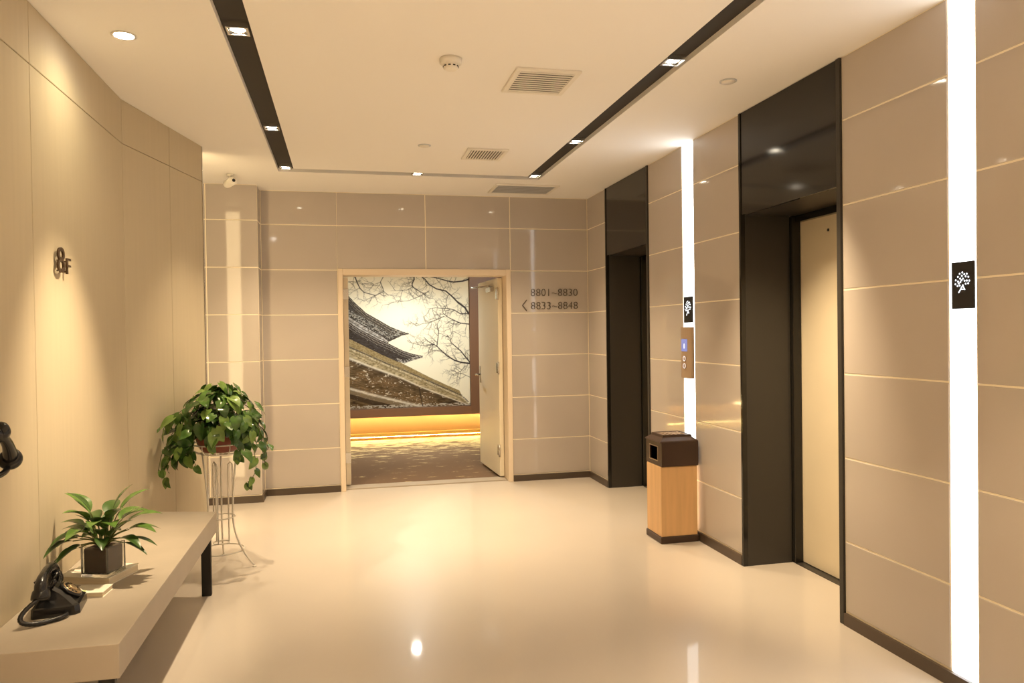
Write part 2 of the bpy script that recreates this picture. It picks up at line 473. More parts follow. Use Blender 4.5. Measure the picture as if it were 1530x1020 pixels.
cs = thing('cove_light_strip', 'glowing light strip hidden under the mural panel', 'light', (0.8, 10.032, 0.325))
o = obj('diffuser', box_mesh(4.4, .02, .008), 'white_plastic', cs, (0, 0, 0))
mat('cove_glow', (1, .9, .7), .5, emit=((1.0, 0.77, 0.34), 135.0))
obj('glow', box_mesh(4.4, .012, .003), 'cove_glow', cs, (0, 0, -.004))
cs2 = thing('cove_light_strip', 'yellow light strip tucked beneath the golden ledge', 'light', (0.8, 10.080, 0.028))
mat('cove_glow_yellow', (1, .9, .5), .5, emit=((1.0, 0.74, 0.24), 60.0))
obj('holder', box_mesh(4.4, .02, .010), 'white_plastic', cs2, (0, .014, 0.008))
obj('glow', box_mesh(4.4, .006, .008), 'cove_glow_yellow', cs2, (0, -.001, .010))

# ================================================================== MURAL (flat photographic print)
def make_mural():
    rng = np.random.RandomState(5)
    U0, U1, V0, V1 = -60.0, 188.0, -26.0, 200.0
    S = 1.7                              # samples per drawing unit
    W = int((U1 - U0) * S); Hh = int((V1 - V0) * S)
    uu = U0 + (np.arange(W) + .5) / S; vv = V0 + (np.arange(Hh) + .5) / S
    gu, gv = np.meshgrid(uu, vv)
    def noise(sc, seed):
        r = np.random.RandomState(seed)
        nx = int((U1 - U0) / sc[0]) + 3; ny = int((V1 - V0) / sc[1]) + 3
        g = r.rand(ny, nx)
        x = (gu - U0) / sc[0]; y = (gv - V0) / sc[1]
        i = x.astype(int); j = y.astype(int); fx = x - i; fy = y - j
        return (g[j, i] * (1 - fx) + g[j, i + 1] * fx) * (1 - fy) + (g[j + 1, i] * (1 - fx) + g[j + 1, i + 1] * fx) * fy
    img = np.zeros((Hh, W, 3))
    sky = np.array([0.78, 0.74, 0.57]); top = np.array([0.66, 0.56, 0.37])
    t = np.clip((gv - 0) / 35.0, 0, 1)[..., None]
    img[:] = top * (1 - t) + sky * t
    img *= (0.96 + .08 * noise((40, 30), 3))[..., None]
    def conv(pts): return [(x - 514.0, (y - 412.0) * 200.0 / (200.0 - 7.0 * (x - 520.0) / 180.0)) for x, y in pts]
    def curve(pts): 
        pts = conv(pts); return np.interp(gu, [p[0] for p in pts], [p[1] for p in pts])
    def paint(mask, c, a=1.0):
        a = (mask * a)[..., None]; img[:] = img * (1 - a) + np.array(c) * a
    def seg(p, q, w0, w1, c, alpha=1.0):
        pad = max(w0, w1) + 1
        a0 = int(max(0, (min(p[0], q[0]) - pad - U0) * S)); a1 = int(min(W, (max(p[0], q[0]) + pad - U0) * S + 1))
        b0 = int(max(0, (min(p[1], q[1]) - pad - V0) * S)); b1 = int(min(Hh, (max(p[1], q[1]) + pad - V0) * S + 1))
        if a1 <= a0 or b1 <= b0: return
        X = gu[b0:b1, a0:a1]; Y = gv[b0:b1, a0:a1]
        dx, dy = q[0] - p[0], q[1] - p[1]; l2 = dx * dx + dy * dy + 1e-9
        tt = np.clip(((X - p[0]) * dx + (Y - p[1]) * dy) / l2, 0, 1)
        d = np.hypot(X - p[0] - tt * dx, Y - p[1] - tt * dy)
        w = (w0 + (w1 - w0) * tt) / 2
        m_ = np.clip((w - d) * S + .5, 0, 1) * alpha
        m_ = (m_ * np.minimum(1, 2 * w * S))[..., None]
        img[b0:b1, a0:a1] = img[b0:b1, a0:a1] * (1 - m_) + np.array(c) * m_
    # ---------------- brick rampart
    skyl = [(440, 468), (516, 503), (538.8, 514.4), (567.5, 528.8), (590.5, 538.8), (610.6, 549), (639.4, 563.3), (668, 576), (684.7, 582.7), (690, 594), (703.4, 605.7)]
    l1 = [(440, 480), (517, 517), (575, 543), (611, 557.5), (688, 590), (703, 604)]
    sn1 = [(440, 500), (517, 534.5), (553, 549), (596, 564.7), (628, 579), (703, 606.5)]
    sn2 = [(440, 560), (517, 580), (553, 590), (625, 607), (703, 625)]
    ys_, yl1, ys1, ys2 = curve(skyl), curve(l1), curve(sn1), curve(sn2)
    n1 = noise((2.2, 1.0), 11); n2_ = noise((4.5, 1.4), 12); n3 = noise((1.2, .8), 13); n4 = noise((14, 5), 14)
    wall = gv > ys_
    paint(wall * 1.0, (0.33, 0.26, 0.14))
    band = wall & (gv < ys1)
    img[band] = (np.array([0.30, 0.24, 0.13]) + (n1[..., None] - .45) * np.array([.42, .36, .24]))[band]
    band = wall & (gv < yl1 - 2)
    img[band] = (np.array([0.26, 0.195, 0.09]) + (n3[..., None] - .5) * np.array([.20, .17, .10]))[band]
    paint(np.exp(-((gv - yl1) / 1.4) ** 2) * (n1 > .35), (0.045, 0.035, 0.028), .95)
    paint(np.exp(-((gv - yl1 - 2.6) / 1.0) ** 2) * (n3 > .45), (0.62, 0.55, 0.38), .8)
    paint(np.exp(-((gv - yl1 - 5.5) / .8) ** 2) * (n1 > .5), (0.09, 0.07, 0.04), .7)
    low = gv > ys1
    base = np.array([0.135, 0.085, 0.038]) + (n2_[..., None] - .5) * np.array([.16, .11, .06]) + (n4[..., None] - .5) * np.array([.10, .06, .03])
    img[low] = np.clip(base, .012, 1)[low]
    shade = np.clip(1 - (gv - ys1 - 2) / 14.0, 0, 1) * low
    paint(shade, (0.045, 0.030, 0.016), .6)
    # courses of brick running with the rampart
    ph = (gv - ys1) / 3.4
    paint(((ph % 1) < .22) * low * (n2_ > .42), (0.05, 0.032, 0.016), .6)
    paint(low * (n1 > .80) * (n4 > .4), (0.62, 0.55, 0.42), .8)
    paint(np.exp(-((gv - ys1 + .5) / (1.9 - .006 * gu)) ** 2) * (.6 + .8 * n1).clip(0, 1), (0.66, 0.59, 0.45), .95)
    paint(np.exp(-((gv - ys2) / 1.9) ** 2) * (.55 + .8 * n1).clip(0, 1), (0.64, 0.58, 0.46), .95)
    b2 = (gv > ys2 + 2) & (gv < ys2 + 8)
    paint(b2 * 1.0, (0.20, 0.15, 0.09), .7)
    b3 = (gv > ys2 + 8) & (gv < ys2 + 15)
    paint(b3 * 1.0, (0.040, 0.024, 0.012), .85)
    paint(((gv > 195) & (n1 > .45)) * 1.0, (0.55, 0.50, 0.40), .7)
    seg(conv([(623, 580)])[0], conv([(628, 606)])[0], 1.0, 1.2, (0.02, 0.014, 0.01))
    # ---------------- pagoda roofs
    top1 = [(440, 330), (500, 418), (518, 439.5), (529, 452), (545.7, 467.5), (563.5, 477.7), (581, 488), (599, 495), (609, 497.8)]
    und1 = [(440, 430), (516, 472.6), (545, 491), (570, 505), (577.5, 511), (589, 505.8), (599, 501), (609, 499.2)]
    a, c = curve(top1), curve(und1)
    xr1 = 609 - 514
    dk = np.array([0.050, 0.042, 0.034])
    m1 = (gv > a) & (gv < c) & (gu < xr1)
    img[m1] = (dk + (n1[..., None] - .5) * .05)[m1].clip(.01)
    dpt = gv - a
    dots = (np.sin(gu * 2.9 + gv * .9) > .35)
    for off, wd, cl in ((2.4, .8, .40), (6.2, .8, .30), (9.6, .8, .22)):
        paint(m1 * (abs(dpt - off) < wd) * dots, (cl, cl * .86, cl * .66), .9)
    paint(m1 * (dpt < .9), (0.02, 0.018, 0.016))
    paint(m1 * (c - gv < 14) * (c - gv > 3) * (n3 > .62), (0.36, 0.36, 0.32), .8)
    paint(m1 * (abs(c - gv - 9 + (gu * .03)) < 1.0) * (n2_ > .3), (0.22, 0.20, 0.17), .9)
    # pale balcony band between both roofs
    top2 = [(440, 425), (516, 479), (535.5, 491.8), (561, 505.8), (581.4, 514.7), (599, 523.6), (614.5, 528.7), (629.5, 531.2)]
    und2 = [(440, 468), (517, 504.5), (538.8, 515.5), (567.5, 529.8), (590.5, 540), (602, 542.8), (610.6, 539.2), (622, 536), (629.5, 533.8)]
    a2, c2 = curve(top2), curve(und2)
    mb = (gv > c - 1.5) & (gv < a2 + .5) & (gu < 578 - 514)
    img[mb] = (np.array([0.30, 0.28, 0.25]) + (n1[..., None] - .5) * .5)[mb].clip(.03, .75)
    paint(mb * (abs(gv - (c + a2) / 2) < .8), (0.03, 0.03, 0.03), .7)
    m2 = (gv > a2) & (gv < c2) & (gu < 629.5 - 514)
    img[m2] = (np.array([0.040, 0.031, 0.026]) + (n1[..., None] - .5) * .035)[m2].clip(.008)
    dp2 = gv - a2
    for off, wd, cl in ((2.0, .8, .46), (5.2, .75, .36), (8.6, .7, .26)):
        paint(m2 * (abs(dp2 - off) < wd) * dots, (cl, cl * .9, cl * .76), .9)
    paint(m2 * (dp2 < .8), (0.02, 0.018, 0.016))
    paint(m2 * (gu > 590 - 514) * (c2 - gv < 5) * (n3 > .5), (0.40, 0.38, 0.33), .8)
    paint(m2 * (n3 > .93), (0.35, 0.32, 0.28), .8)
    # ---------------- bare winter branches
    ink = (0.035, 0.026, 0.026)
    def k5(l): return conv([(510 + x / 7.846, 400 + y / 7.846) for x, y in l])
    def k6(l): return conv([(600 + x / 6.375, 400 + y / 6.375) for x, y in l])
    mains = [
        (k6([(150, 20), (170, 70), (220, 110), (260, 160), (330, 200), (420, 220), (480, 270), (540, 330), (610, 380), (640, 430), (700, 480)]), 1.0, 2.2),
        (k6([(130, 50), (200, 70), (330, 95), (440, 125), (500, 135), (590, 125), (660, 105)]), .9, 1.9),
        (k6([(110, 40), (110, 70), (115, 110), (95, 150), (95, 180), (150, 215), (200, 245), (250, 290)]), 1.9, .5),
        (k6([(700, 905), (650, 908), (560, 898), (500, 880), (430, 840), (370, 790), (325, 745), (300, 730), (240, 700), (200, 660)]), 2.2, .6),
        (k6([(325, 745), (335, 680), (345, 600), (330, 540), (370, 470)]), 1.2, .4),
        (k6([(660, 910), (600, 840), (560, 790), (500, 740), (465, 710), (460, 680), (430, 640)]), 1.6, .6),
        (k6([(660, 432), (560, 435), (500, 400), (440, 385), (380, 385), (320, 380), (240, 390)]), 1.3, .4),
        (k6([(660, 535), (560, 525), (500, 500), (440, 470), (390, 430), (385, 395)]), 1.4, .6),
        (k6([(500, 500), (485, 560), (480, 620)]), .7, .3),
        (k6([(400, 460), (330, 490), (260, 520), (190, 530), (130, 555), (70, 510)]), 1.0, .3),
        (k6([(300, 730), (220, 745), (120, 725), (40, 705)]), .8, .3),
        (k6([(600, 930), (560, 980), (520, 1000), (450, 960)]), .7, .3),
        (k6([(650, 1040), (560, 1000), (480, 1030)]), .6, .3),
        (k5([(100, 80), (135, 95), (160, 110), (180, 170), (215, 245), (260, 290), (390, 325), (490, 280), (540, 325)]), 1.7, .5),
        (k5([(380, 330), (300, 370), (250, 400)]), .6, .3),
        (k5([(500, 80), (450, 170), (480, 240), (490, 280)]), .8, .5),
        (k5([(60, 170), (120, 165), (180, 170), (250, 200), (350, 195)]), .7, .3),
        (k5([(450, 170), (370, 200), (300, 215)]), .5, .3),
        (k5([(820, 230), (760, 260), (680, 265), (570, 270)]), .7, .3),
        (k5([(1020, 270), (960, 310), (870, 350), (780, 385), (640, 400), (540, 405)]), .8, .3),
    ]
    def twig(p, ang, ln, w, depth):
        n = 4; q = p
        for i in range(n):
            ang += rng.uniform(-.35, .35)
            e = (q[0] + math.cos(ang) * ln / n, q[1] + math.sin(ang) * ln / n)
            seg(q, e, w * (1 - i / n * .5), w * (1 - (i + 1) / n * .5), ink, .85)
            if depth > 0 and rng.rand() < .75:
                twig(e, ang + rng.choice([-1, 1]) * rng.uniform(.4, 1.1), ln * rng.uniform(.4, .7), w * .65, depth - 1)
            q = e
    for k, (pl, w0, w1) in enumerate(mains):
        n = len(pl) - 1
        for i in range(n):
            seg(pl[i], pl[i + 1], 1.3 * (w0 + (w1 - w0) * i / n), 1.3 * (w0 + (w1 - w0) * (i + 1) / n), ink)
            nt_ = 2 if k < 13 else 1
            for _ in range(nt_):
                t_ = rng.rand(); p = (pl[i][0] + (pl[i + 1][0] - pl[i][0]) * t_, pl[i][1] + (pl[i + 1][1] - pl[i][1]) * t_)
                ad = math.atan2(pl[i + 1][1] - pl[i][1], pl[i + 1][0] - pl[i][0])
                twig(p, ad + rng.choice([-1, 1]) * rng.uniform(.5, 1.3), rng.uniform(8, 20), .78, 2)
    # ---------------- mesh: canvas units to metres on the wall
    mx = lambda u: 0.012 + (u) * (1.664 - 0.012) / 188.0
    mz = lambda v: 2.187 - v * (2.187 - 0.434) / 200.0
    X = mx(gu) - MO[0]; Z = mz(gv) - MO[2]
    me = bpy.data.meshes.new('mural_print')
    nv = W * Hh
    co = np.zeros((nv, 3), np.float32); co[:, 0] = X.ravel(); co[:, 1] = 0; co[:, 2] = Z.ravel()
    j, i = np.meshgrid(np.arange(Hh - 1), np.arange(W - 1), indexing='ij')
    a_ = (j * W + i).ravel()
    quads = np.stack([a_, a_ + W, a_ + W + 1, a_ + 1], 1).astype(np.int32)
    me.vertices.add(nv); me.vertices.foreach_set('co', co.ravel())
    me.loops.add(quads.size); me.loops.foreach_set('vertex_index', quads.ravel())
    me.polygons.add(len(quads)); me.polygons.foreach_set('loop_start', np.arange(0, quads.size, 4, dtype=np.int32))
    me.update(calc_edges=True)
    ca = me.color_attributes.new('print', 'FLOAT_COLOR', 'POINT')
    rgba = np.ones((nv, 4), np.float32); rgba[:, :3] = img.reshape(-1, 3).clip(0.005, 1)
    ca.data.foreach_set('color', rgba.ravel())
    me.validate()
    return me

MO = (0.6, 9.94, 0.32)
mu = thing('mural', 'large photo mural of a tiled gate tower roof and bare branches', 'mural', MO)
obj('backing_panel', box_mesh(2.9, .06, 2.08, .003), 'mural_brown', mu, (1.3 + 1.45 - 2.9 + .11, .04, 0))
obj('print', make_mural(), 'mural_print', mu, (0, .006, 0))
obj('frame_side', box_mesh(0.75, .035, 2.08, .002), 'mural_brown', mu, (1.664 + .375 - MO[0], -.01, 0))
obj('frame_bottom', box_mesh(2.6, .035, .112, .002), 'mural_brown', mu, (1.664 - 1.3 - MO[0], -.01, 0))

# ================================================================== LIFTS
def lift(n, y0, y1, label):
    org = Vector((XR, (y0 + y1) / 2, 0)); w = y1 - y0
    t = thing('door_%d' % n, label, 'lift', org, kind='structure')
    def P(name, x0, x1, ya, yb, z0, z1, m, bev=.002):
        return obj(name, box_mesh(x1 - x0, yb - ya, z1 - z0, bev), m, t, ((x0 + x1) / 2 - org.x, (ya + yb) / 2 - org.y, z0))
    HZ = 2.095
    P('header_panel', XR - .004, XR + .018, y0 + .004, y1 - .022, HZ, H - .002, 'black_glass', .001)
    P('edge_trim', XR - .010, XR + .40, y0 + .001, y0 + .030, 0, H - .002, 'dark_steel', .001)
    P('edge_trim', XR - .010, XR + .02, y1 - .020, y1 - .001, 0, H - .002, 'black_glass', .001)
    P('soffit_panel', XR + .018, XR + .37, y0 + .03, y1 - .022, HZ, HZ + .03, 'dark_steel', .001)
    P('jamb_panel', XR + .02, XR + .315, y1 - .020, y1 - .001, 0, HZ, 'dark_steel', .001)
    P('door_frame', XR + .318, XR + .372, y1 - .048, y1 - .002, 0, HZ - .001, 'black_glass', .003)
    P('door_frame', XR + .332, XR + .372, y0 + .03, y1 - .05, 2.055, HZ - .001, 'black_glass', .003)
    ym = y0 + .42
    P('door_panel', XR + .374, XR + .394, ym + .002, y1 - .03, 0.006, 2.08, 'lift_door', .002)
    P('door_panel', XR + .374, XR + .394, y0 + .03, ym - .002, 0.006, 2.08, 'lift_door', .002)
    P('sill', XR + .318, XR + .40, y0 + .03, y1 - .05, -.02, 0.003, 'dark_steel', .001)
    obj('key_hole', lathe_mesh([(.008, 0), (.008, .004)], 12), 'black', t, (.373, y1 - .31 - org.y, 1.975), (0, R(-90), 0))
    return t
lift(2, *B2, 'near lift entrance with black glass header and beige sliding doors')
lift(3, *B1, 'far lift entrance in the corner with black glass header')
lift(4, *B3, 'lift entrance beside the viewer, outside the picture')

# ================================================================== WHITE LIGHT STRIPS, EMBLEM SIGNS, CALL PANEL
def strip(y0, y1, label):
    t = thing('light_strip', label, 'light', (XR, (y0 + y1) / 2, 0.058), group='white light strips in the tiled wall')
    obj('channel', box_mesh(.03, y1 - y0 - .002, H - .06), 'grey_metal', t, (.034, 0, 0))
    obj('diffuser', box_mesh(.012, y1 - y0 - .012, H - .062, .002), 'strip_white', t, (.008, 0, 0))
strip(*S1, 'white vertical light strip behind the litter bin')
strip(*S2, 'broad white vertical light strip nearest the viewer')
strip(*S3, 'white vertical light strip beside the viewer, outside the picture')

def emblem(y0, y1, z0, z1, label):
    yc = (y0 + y1) / 2; w = y1 - y0; h = z1 - z0
    t = thing('emblem_sign', label, 'sign', (XR, yc, z0))
    obj('plate', box_mesh(.006, w, h, .001), 'sign_black', t, (-.004, 0, 0))
    bm = bmesh.new()
    s = w / .105
    pts = [(0, 34), (-12, 30), (9, 27), (-20, 20), (20, 28), (-2, 22), (15, 19), (27, 17), (-10, 13), (-30, 8), (3, 12), (-20, 3), (10, 4), (20, 4), (31, 3), (-9, 0), (-32, -6), (-22, -13), (-12, -12), (15, -7), (26, -6), (-4, 6), (-16, -4)]
    def disc(cy, cz, r, n=10):
        vs = [bm.verts.new((0, cy + r * math.cos(2 * math.pi * k / n), cz + r * math.sin(2 * math.pi * k / n))) for k in range(n)]
        bm.faces.new(vs)
    for a, c in pts:                 # photo right is -y
        disc(-a * .00102 * s, h * .5 + .012 + c * .00105 * s, .0034 * s)
    def bar(p, q, w_):
        p = Vector((0, *p)); q = Vector((0, *q)); d = (q - p).normalized(); n_ = Vector((0, -d.z, d.y)) * w_ / 2
        bm.faces.new([bm.verts.new(v) for v in (p + n_, q + n_, q - n_, p - n_)])
    c0 = h * .5 + .012
    bar((.018 * s, c0 - .040 * s), (-.004 * s, c0 - .010 * s), .0045 * s)
    bar((-.012 * s, c0 - .030 * s), (0.0, c0 - .010 * s), .0035 * s)
    bar((.008 * s, c0 - .027 * s), (-.008 * s, c0 - .027 * s), .0025 * s)
    bmesh.ops.solidify(bm, geom=bm.faces[:], thickness=.001)
    obj('tree_emblem', from_bm('tree_emblem', bm), 'sign_white', t, (-.0080, 0, 0))
emblem(2.339, 2.446, 1.486, 1.666, 'black sign with white dotted tree on the broad light strip')
emblem(4.650, 4.784, 1.467, 1.647, 'small black tree sign above the lift call panel')

t = thing('call_panel', 'bronze lift call panel with small blue display and two buttons', 'control panel', (XR, 4.722, 1.086))
prof = []
for k in range(9):
    a = math.pi * k / 8
    prof.append((-.014 - .016 * math.sin(a) ** .6, .085 * math.cos(a)))
prof = [(-.002, .085)] + prof + [(-.002, -.085)]
obj('body', prism_mesh(prof, 0, .352, .002), 'bronze', t)
obj('display', box_mesh(.004, .085, .085, .001), 'screen', t, (-.031, .01, .185))
me = text_mesh('1', .05, .001)
obj('digit', me, 'lit_digit', t, (-.0345, .018, .205), (R(90), 0, R(-90)))
for z, s in ((.135, 1), (.085, -1)):
    bt = obj('button', lathe_mesh([(.019, 0), (.019, .004), (.016, .006)], 20), 'bronze', t, (-.030, .002, z), (0, R(-90), 0))
    ring = [(.016 * math.cos(2 * math.pi * k / 20), .016 * math.sin(2 * math.pi * k / 20), .006) for k in range(20)]
    obj('button_ring', tube_mesh(ring, .0012, 6, True), 'lit_digit', bt)

# ================================================================== ROOM NUMBERS ON THE BACK WALL, 8F ON THE LEFT WALL
def wall_text(body, x, z, height, label, width=None):
    me = text_mesh(body, height / .70, .004, 0, 4, offset=-.0022)
    xs = [v.co.x for v in me.vertices]; x0, x1 = min(xs), max(xs)
    sx = (width / (x1 - x0)) if width else 1.0
    o = obj('room_number_lettering', me, 'letter_grey', None, (x - x0 * sx, YB - .005, z), (R(90), 0, 0), (sx, 1, 1))
    return tag(o, label, 'lettering')
wall_text('8801~8830', 1.746, 1.760, .072, 'upper row of thin dark room numbers 8801 to 8830', .465)
wall_text('8833~8848', 1.746, 1.635, .072, 'lower row of thin dark room numbers 8833 to 8848', .465)
bm = bmesh.new()
for p, q in (((.042, .052), (0, 0)), ((0, 0), (.042, -.052))):
    p = Vector((p[0], 0, p[1])); q = Vector((q[0], 0, q[1])); d = (q - p).normalized(); n_ = Vector((-d.z, 0, d.x)) * .004
    vs = [bm.verts.new(v + Vector((0, o_, 0))) for o_ in (0, .006) for v in (p + n_, q + n_, q - n_, p - n_)]
    for f in ((0, 1, 2, 3), (7, 6, 5, 4), (0, 4, 5, 1), (1, 5, 6, 2), (2, 6, 7, 3), (3, 7, 4, 0)): bm.faces.new([vs[i] for i in f])
bmesh.ops.recalc_face_normals(bm, faces=bm.faces)
tag(obj('direction_arrow', from_bm('arrow', bm), 'letter_grey', None, (1.662, YB - .007, 1.672)), 'thin arrow head pointing left beside the room numbers', 'arrow')

t = thing('floor_sign', 'bronze raised 8F letters standing off the felt wall', 'sign', (XL, 3.385, 1.69))
def wall_char(ch, y, z, h, wid):
    me = text_mesh(ch, h / .70, .003, .0006, 5, offset=-.0004)
    xs = [v.co.x for v in me.vertices]; x0, x1 = min(xs), max(xs)
    zs = [v.co.y for v in me.vertices]; z0, z1 = min(zs), max(zs)
    sx = wid / (x1 - x0); sz = h / (z1 - z0)
    return obj('letter', me, 'letter_bronze', t, (.016, y - x0 * sx - 3.385, z - 1.69 - z0 * sz), (R(90), 0, R(90)), (sx, sz, 1))
# seen from the lobby the text runs towards +y
wall_char('8', 3.350, 1.690, .105, .078)
wall_char('F', 3.450, 1.690, .066, .046)
for y in (3.389, 3.456):
    for z in (1.70, 1.742):
        obj('stand_off_pin', lathe_mesh([(.003, 0), (.003, .013)], 8), 'letter_bronze', t, (0, y - 3.385, z - 1.69), (0, R(90), 0))

# ================================================================== CEILING FITTINGS
def spot(x, y, aim, power, label, size=76, blend=1.0, col=WARM, z=H + .002, group='spots in the ceiling slots'):
    t = thing('slot_spotlight', label, 'spotlight', (x, y, z), group=group)
    bm = bmesh.new()
    for b_ in ((-.045, .045, -.045, -.036, 0, .026), (-.045, .045, .036, .045, 0, .026), (-.045, -.036, -.036, .036, 0, .026), (.036, .045, -.036, .036, 0, .026)):
        bm_box(bm, *b_)
    bmesh.ops.recalc_face_normals(bm, faces=bm.faces)
    if 'spotframe' not in CACHE: CACHE['spotframe'] = from_bm('spotframe', bm)
    else: bm.free()
    obj('frame', CACHE['spotframe'], 'steel', t)
    if 'spotlens' not in CACHE:
        CACHE['spotlens'] = lathe_mesh([(.032, .012), (.030, .008), (.0, .006)], 20, cap=False)
        CACHE['spotring'] = lathe_mesh([(.036, .020), (.036, .006), (.032, .006), (.032, .020)], 20, cap=False)
    obj('reflector_ring', CACHE['spotring'], 'steel', t)
    obj('lens', CACHE['spotlens'], 'bulb', t)
    l = lamp('lamp', 'SPOT', (0, 0, -.004), power, col, t, spot_size=R(size), spot_blend=blend, shadow_soft_size=.03)
    d = Vector(aim) - Vector((x, y, z)); l.rotation_euler = d.to_track_quat('-Z', 'Y').to_euler()
    return t
XS_L, XS_R = -0.415, 1.560
spot(XS_L, 3.32, (XL, 3.47, .60), P_SPOT * 1.9, 'left slot spotlight nearest the viewer', 46)
spot(XS_L, 4.83, (-.30, 5.0, 0), P_SPOT * .9, 'middle spotlight of the left ceiling slot', 84)
spot(XS_L, 5.95, (-.25, 6.0, 0), P_SPOT * .9, 'spotlight in the far left corner of the slots', 104)
spot(XS_R, 3.32, (2.69, 3.60, .45), P_SPOT * 2.0, 'right slot spotlight nearest the viewer', 56)
spot(XS_R, 4.83, (1.5, 5.0, 0), P_SPOT * .9, 'middle spotlight of the right ceiling slot', 86)
spot(XS_R, 5.95, (1.5, 6.0, 0), P_SPOT * .9, 'spotlight in the far right corner of the slots', 104)
spot(0.60, 6.015, (.6, 5.6, 0), P_SPOT * .5, 'spotlight in the cross slot before the doorway', 84)
for x, side in ((XS_L, 'left'), (XS_R, 'right')):
    for y, w, pw in ((1.80, 'above', 1.2), (0.28, 'just behind', 4.6), (-1.24, 'far behind', 4.6)):
        spot(x, y, (x, y, 0), P_SPOT * pw, '%s slot spotlight %s the viewer, outside the picture' % (side, w), 66)

t = thing('downlight', 'round glowing downlight in the ceiling beside the curved wall', 'downlight', (-.887, 3.44, H))
obj('rim', lathe_mesh([(.040, 0), (.048, -.001), (.050, -.004), (.042, -.006), (.038, -.002)], 28, cap=False), 'white_plastic', t)
obj('lens', lathe_mesh([(.039, -.002), (.036, -.005), (0, -.006)], 28, cap=False), 'bulb_cool', t)
l = lamp('lamp', 'SPOT', (0, 0, -.012), P_DOWN, YELLOW, t, spot_size=R(160), spot_blend=1.0, shadow_soft_size=.03)

def vent(x0, x1, y0, y1, along, n, mslat, label):
    xc, yc = (x0 + x1) / 2, (y0 + y1) / 2; w, d = x1 - x0, y1 - y0
    t = thing('air_vent', label, 'vent', (xc, yc, H))
    f = .028
    obj('backing', box_mesh(w - .02, d - .02, .003), 'vent_dark', t, (0, 0, -.004))
    for (px, py, sx, sy) in ((0, -d / 2 + f / 2, w, f), (0, d / 2 - f / 2, w, f), (-w / 2 + f / 2, 0, f, d - 2 * f), (w / 2 - f / 2, 0, f, d - 2 * f)):
        obj('frame', box_mesh(sx, sy, .012, .002), 'white_plastic', t, (px, py, -.012))
    span = (d if along == 'x' else w) - 2 * f; ln = (w if along == 'x' else d) - 2 * f
    for k in range(n):
        c = -span / 2 + span * (k + .5) / n
        if along == 'x': obj('slat', box_mesh(ln, span / n * .50, .002), mslat, t, (0, c, -.0110), (0, 0, 0))
        else: obj('slat', box_mesh(span / n * .50, ln, .002), mslat, t, (c, 0, -.0110), (0, 0, 0))
vent(.835, 1.165, 3.50, 3.86, 'x', 10, 'white_plastic', 'square ceiling vent with cross slats nearest the viewer')
vent(.860, 1.150, 5.09, 5.41, 'y', 12, 'white_plastic', 'smaller square ceiling vent with lengthwise slats')
vent(1.30, 1.87, 6.27, 6.67, 'x', 9, 'grey_metal', 'wide blue-grey ceiling vent close to the back wall')

t = thing('smoke_detector', 'white round smoke detector on the ceiling', 'smoke detector', (.508, 3.46, H))
obj('base', lathe_mesh([(.052, 0), (.052, -.022), (.046, -.026)], 28), 'white_plastic', t)
obj('sensor_head', lathe_mesh([(.036, -.024), (.036, -.030), (.034, -.046), (.024, -.052), (0, -.053)], 28, cap=False), 'white_plastic', t)
for k in range(10):
    a = 2 * math.pi * k / 10
    obj('slot', box_mesh(.012, .003, .005), 'black', t, (.0355 * math.cos(a), .0355 * math.sin(a), -.040), (0, 0, a + math.pi / 2))
for x, y, lb in ((.556, 5.078, 'small round sprinkler cover in the middle of the ceiling'), (1.956, 3.505, 'small round sprinkler cover near the lift side')):
    t = thing('sprinkler_cover', lb, 'sprinkler', (x, y, H))
    obj('rim', lathe_mesh([(.030, 0), (.044, 0), (.044, -.004), (.036, -.006), (.034, -.001)], 24, cap=False), 'grey_metal', t)
    obj('plate', lathe_mesh([(.034, -.001), (.034, -.009), (0, -.010)], 24, cap=False), 'white_plastic', t)

t = thing('security_camera', 'small white bullet security camera under the ceiling by the column', 'camera', (-.855, 6.25, H))
obj('mount', lathe_mesh([(.030, 0), (.030, -.012), (.012, -.018), (.010, -.040)], 20), 'white_plastic', t)
body = obj('body', lathe_mesh([(.0, -.075), (.028, -.070), (.032, -.05), (.032, .045), (.028, .050), (0, .050)], 20, cap=False), 'white_plastic', t, (0, -.01, -.062), (R(82), 0, R(35)))
obj('lens', lathe_mesh([(.013, .0495), (.013, .054), (.010, .055), (0, .056)], 16, cap=False), 'lens', body)
obj('sun_shield', tube_mesh([(-.028, .02, -.05), (-.034, 0, .0), (-.028, .02, .058)], .004), 'white_plastic', body)

t = thing('corridor_downlight', 'bright white downlight in the corridor ceiling beyond the doorway', 'downlight', (.80, 9.0, 2.42))
obj('rim', lathe_mesh([(.055, 0), (.062, -.004), (.056, -.007), (.05, -.003)], 24, cap=False), 'white_plastic', t)
obj('lens', lathe_mesh([(.05, -.003), (.04, -.006), (0, -.007)], 24, cap=False), 'bulb_cool', t)
l = lamp('lamp', 'SPOT', (0, 0, -.015), 165, (1, .97, .88), t, spot_size=R(150), spot_blend=.8, shadow_soft_size=.05)
for x, lb in ((-.75, 'left'), (2.35, 'right')):
    t = thing('corridor_downlight', 'corridor downlight hidden behind the wall to the %s of the doorway' % lb, 'downlight', (x, 8.4, 2.42))
    obj('rim', lathe_mesh([(.055, 0), (.062, -.004), (.056, -.007), (.05, -.003)], 24, cap=False), 'white_plastic', t)
    obj('lens', lathe_mesh([(.05, -.003), (.04, -.006), (0, -.007)], 24, cap=False), 'bulb', t)
    lamp('lamp', 'SPOT', (0, 0, -.015), 95, (1, .96, .86), t, spot_size=R(95), spot_blend=1.0, shadow_soft_size=.05).rotation_euler = (Vector((.8, 9.95, 1.3)) - Vector((x, 8.4, 2.42))).to_track_quat('-Z', 'Y').to_euler()

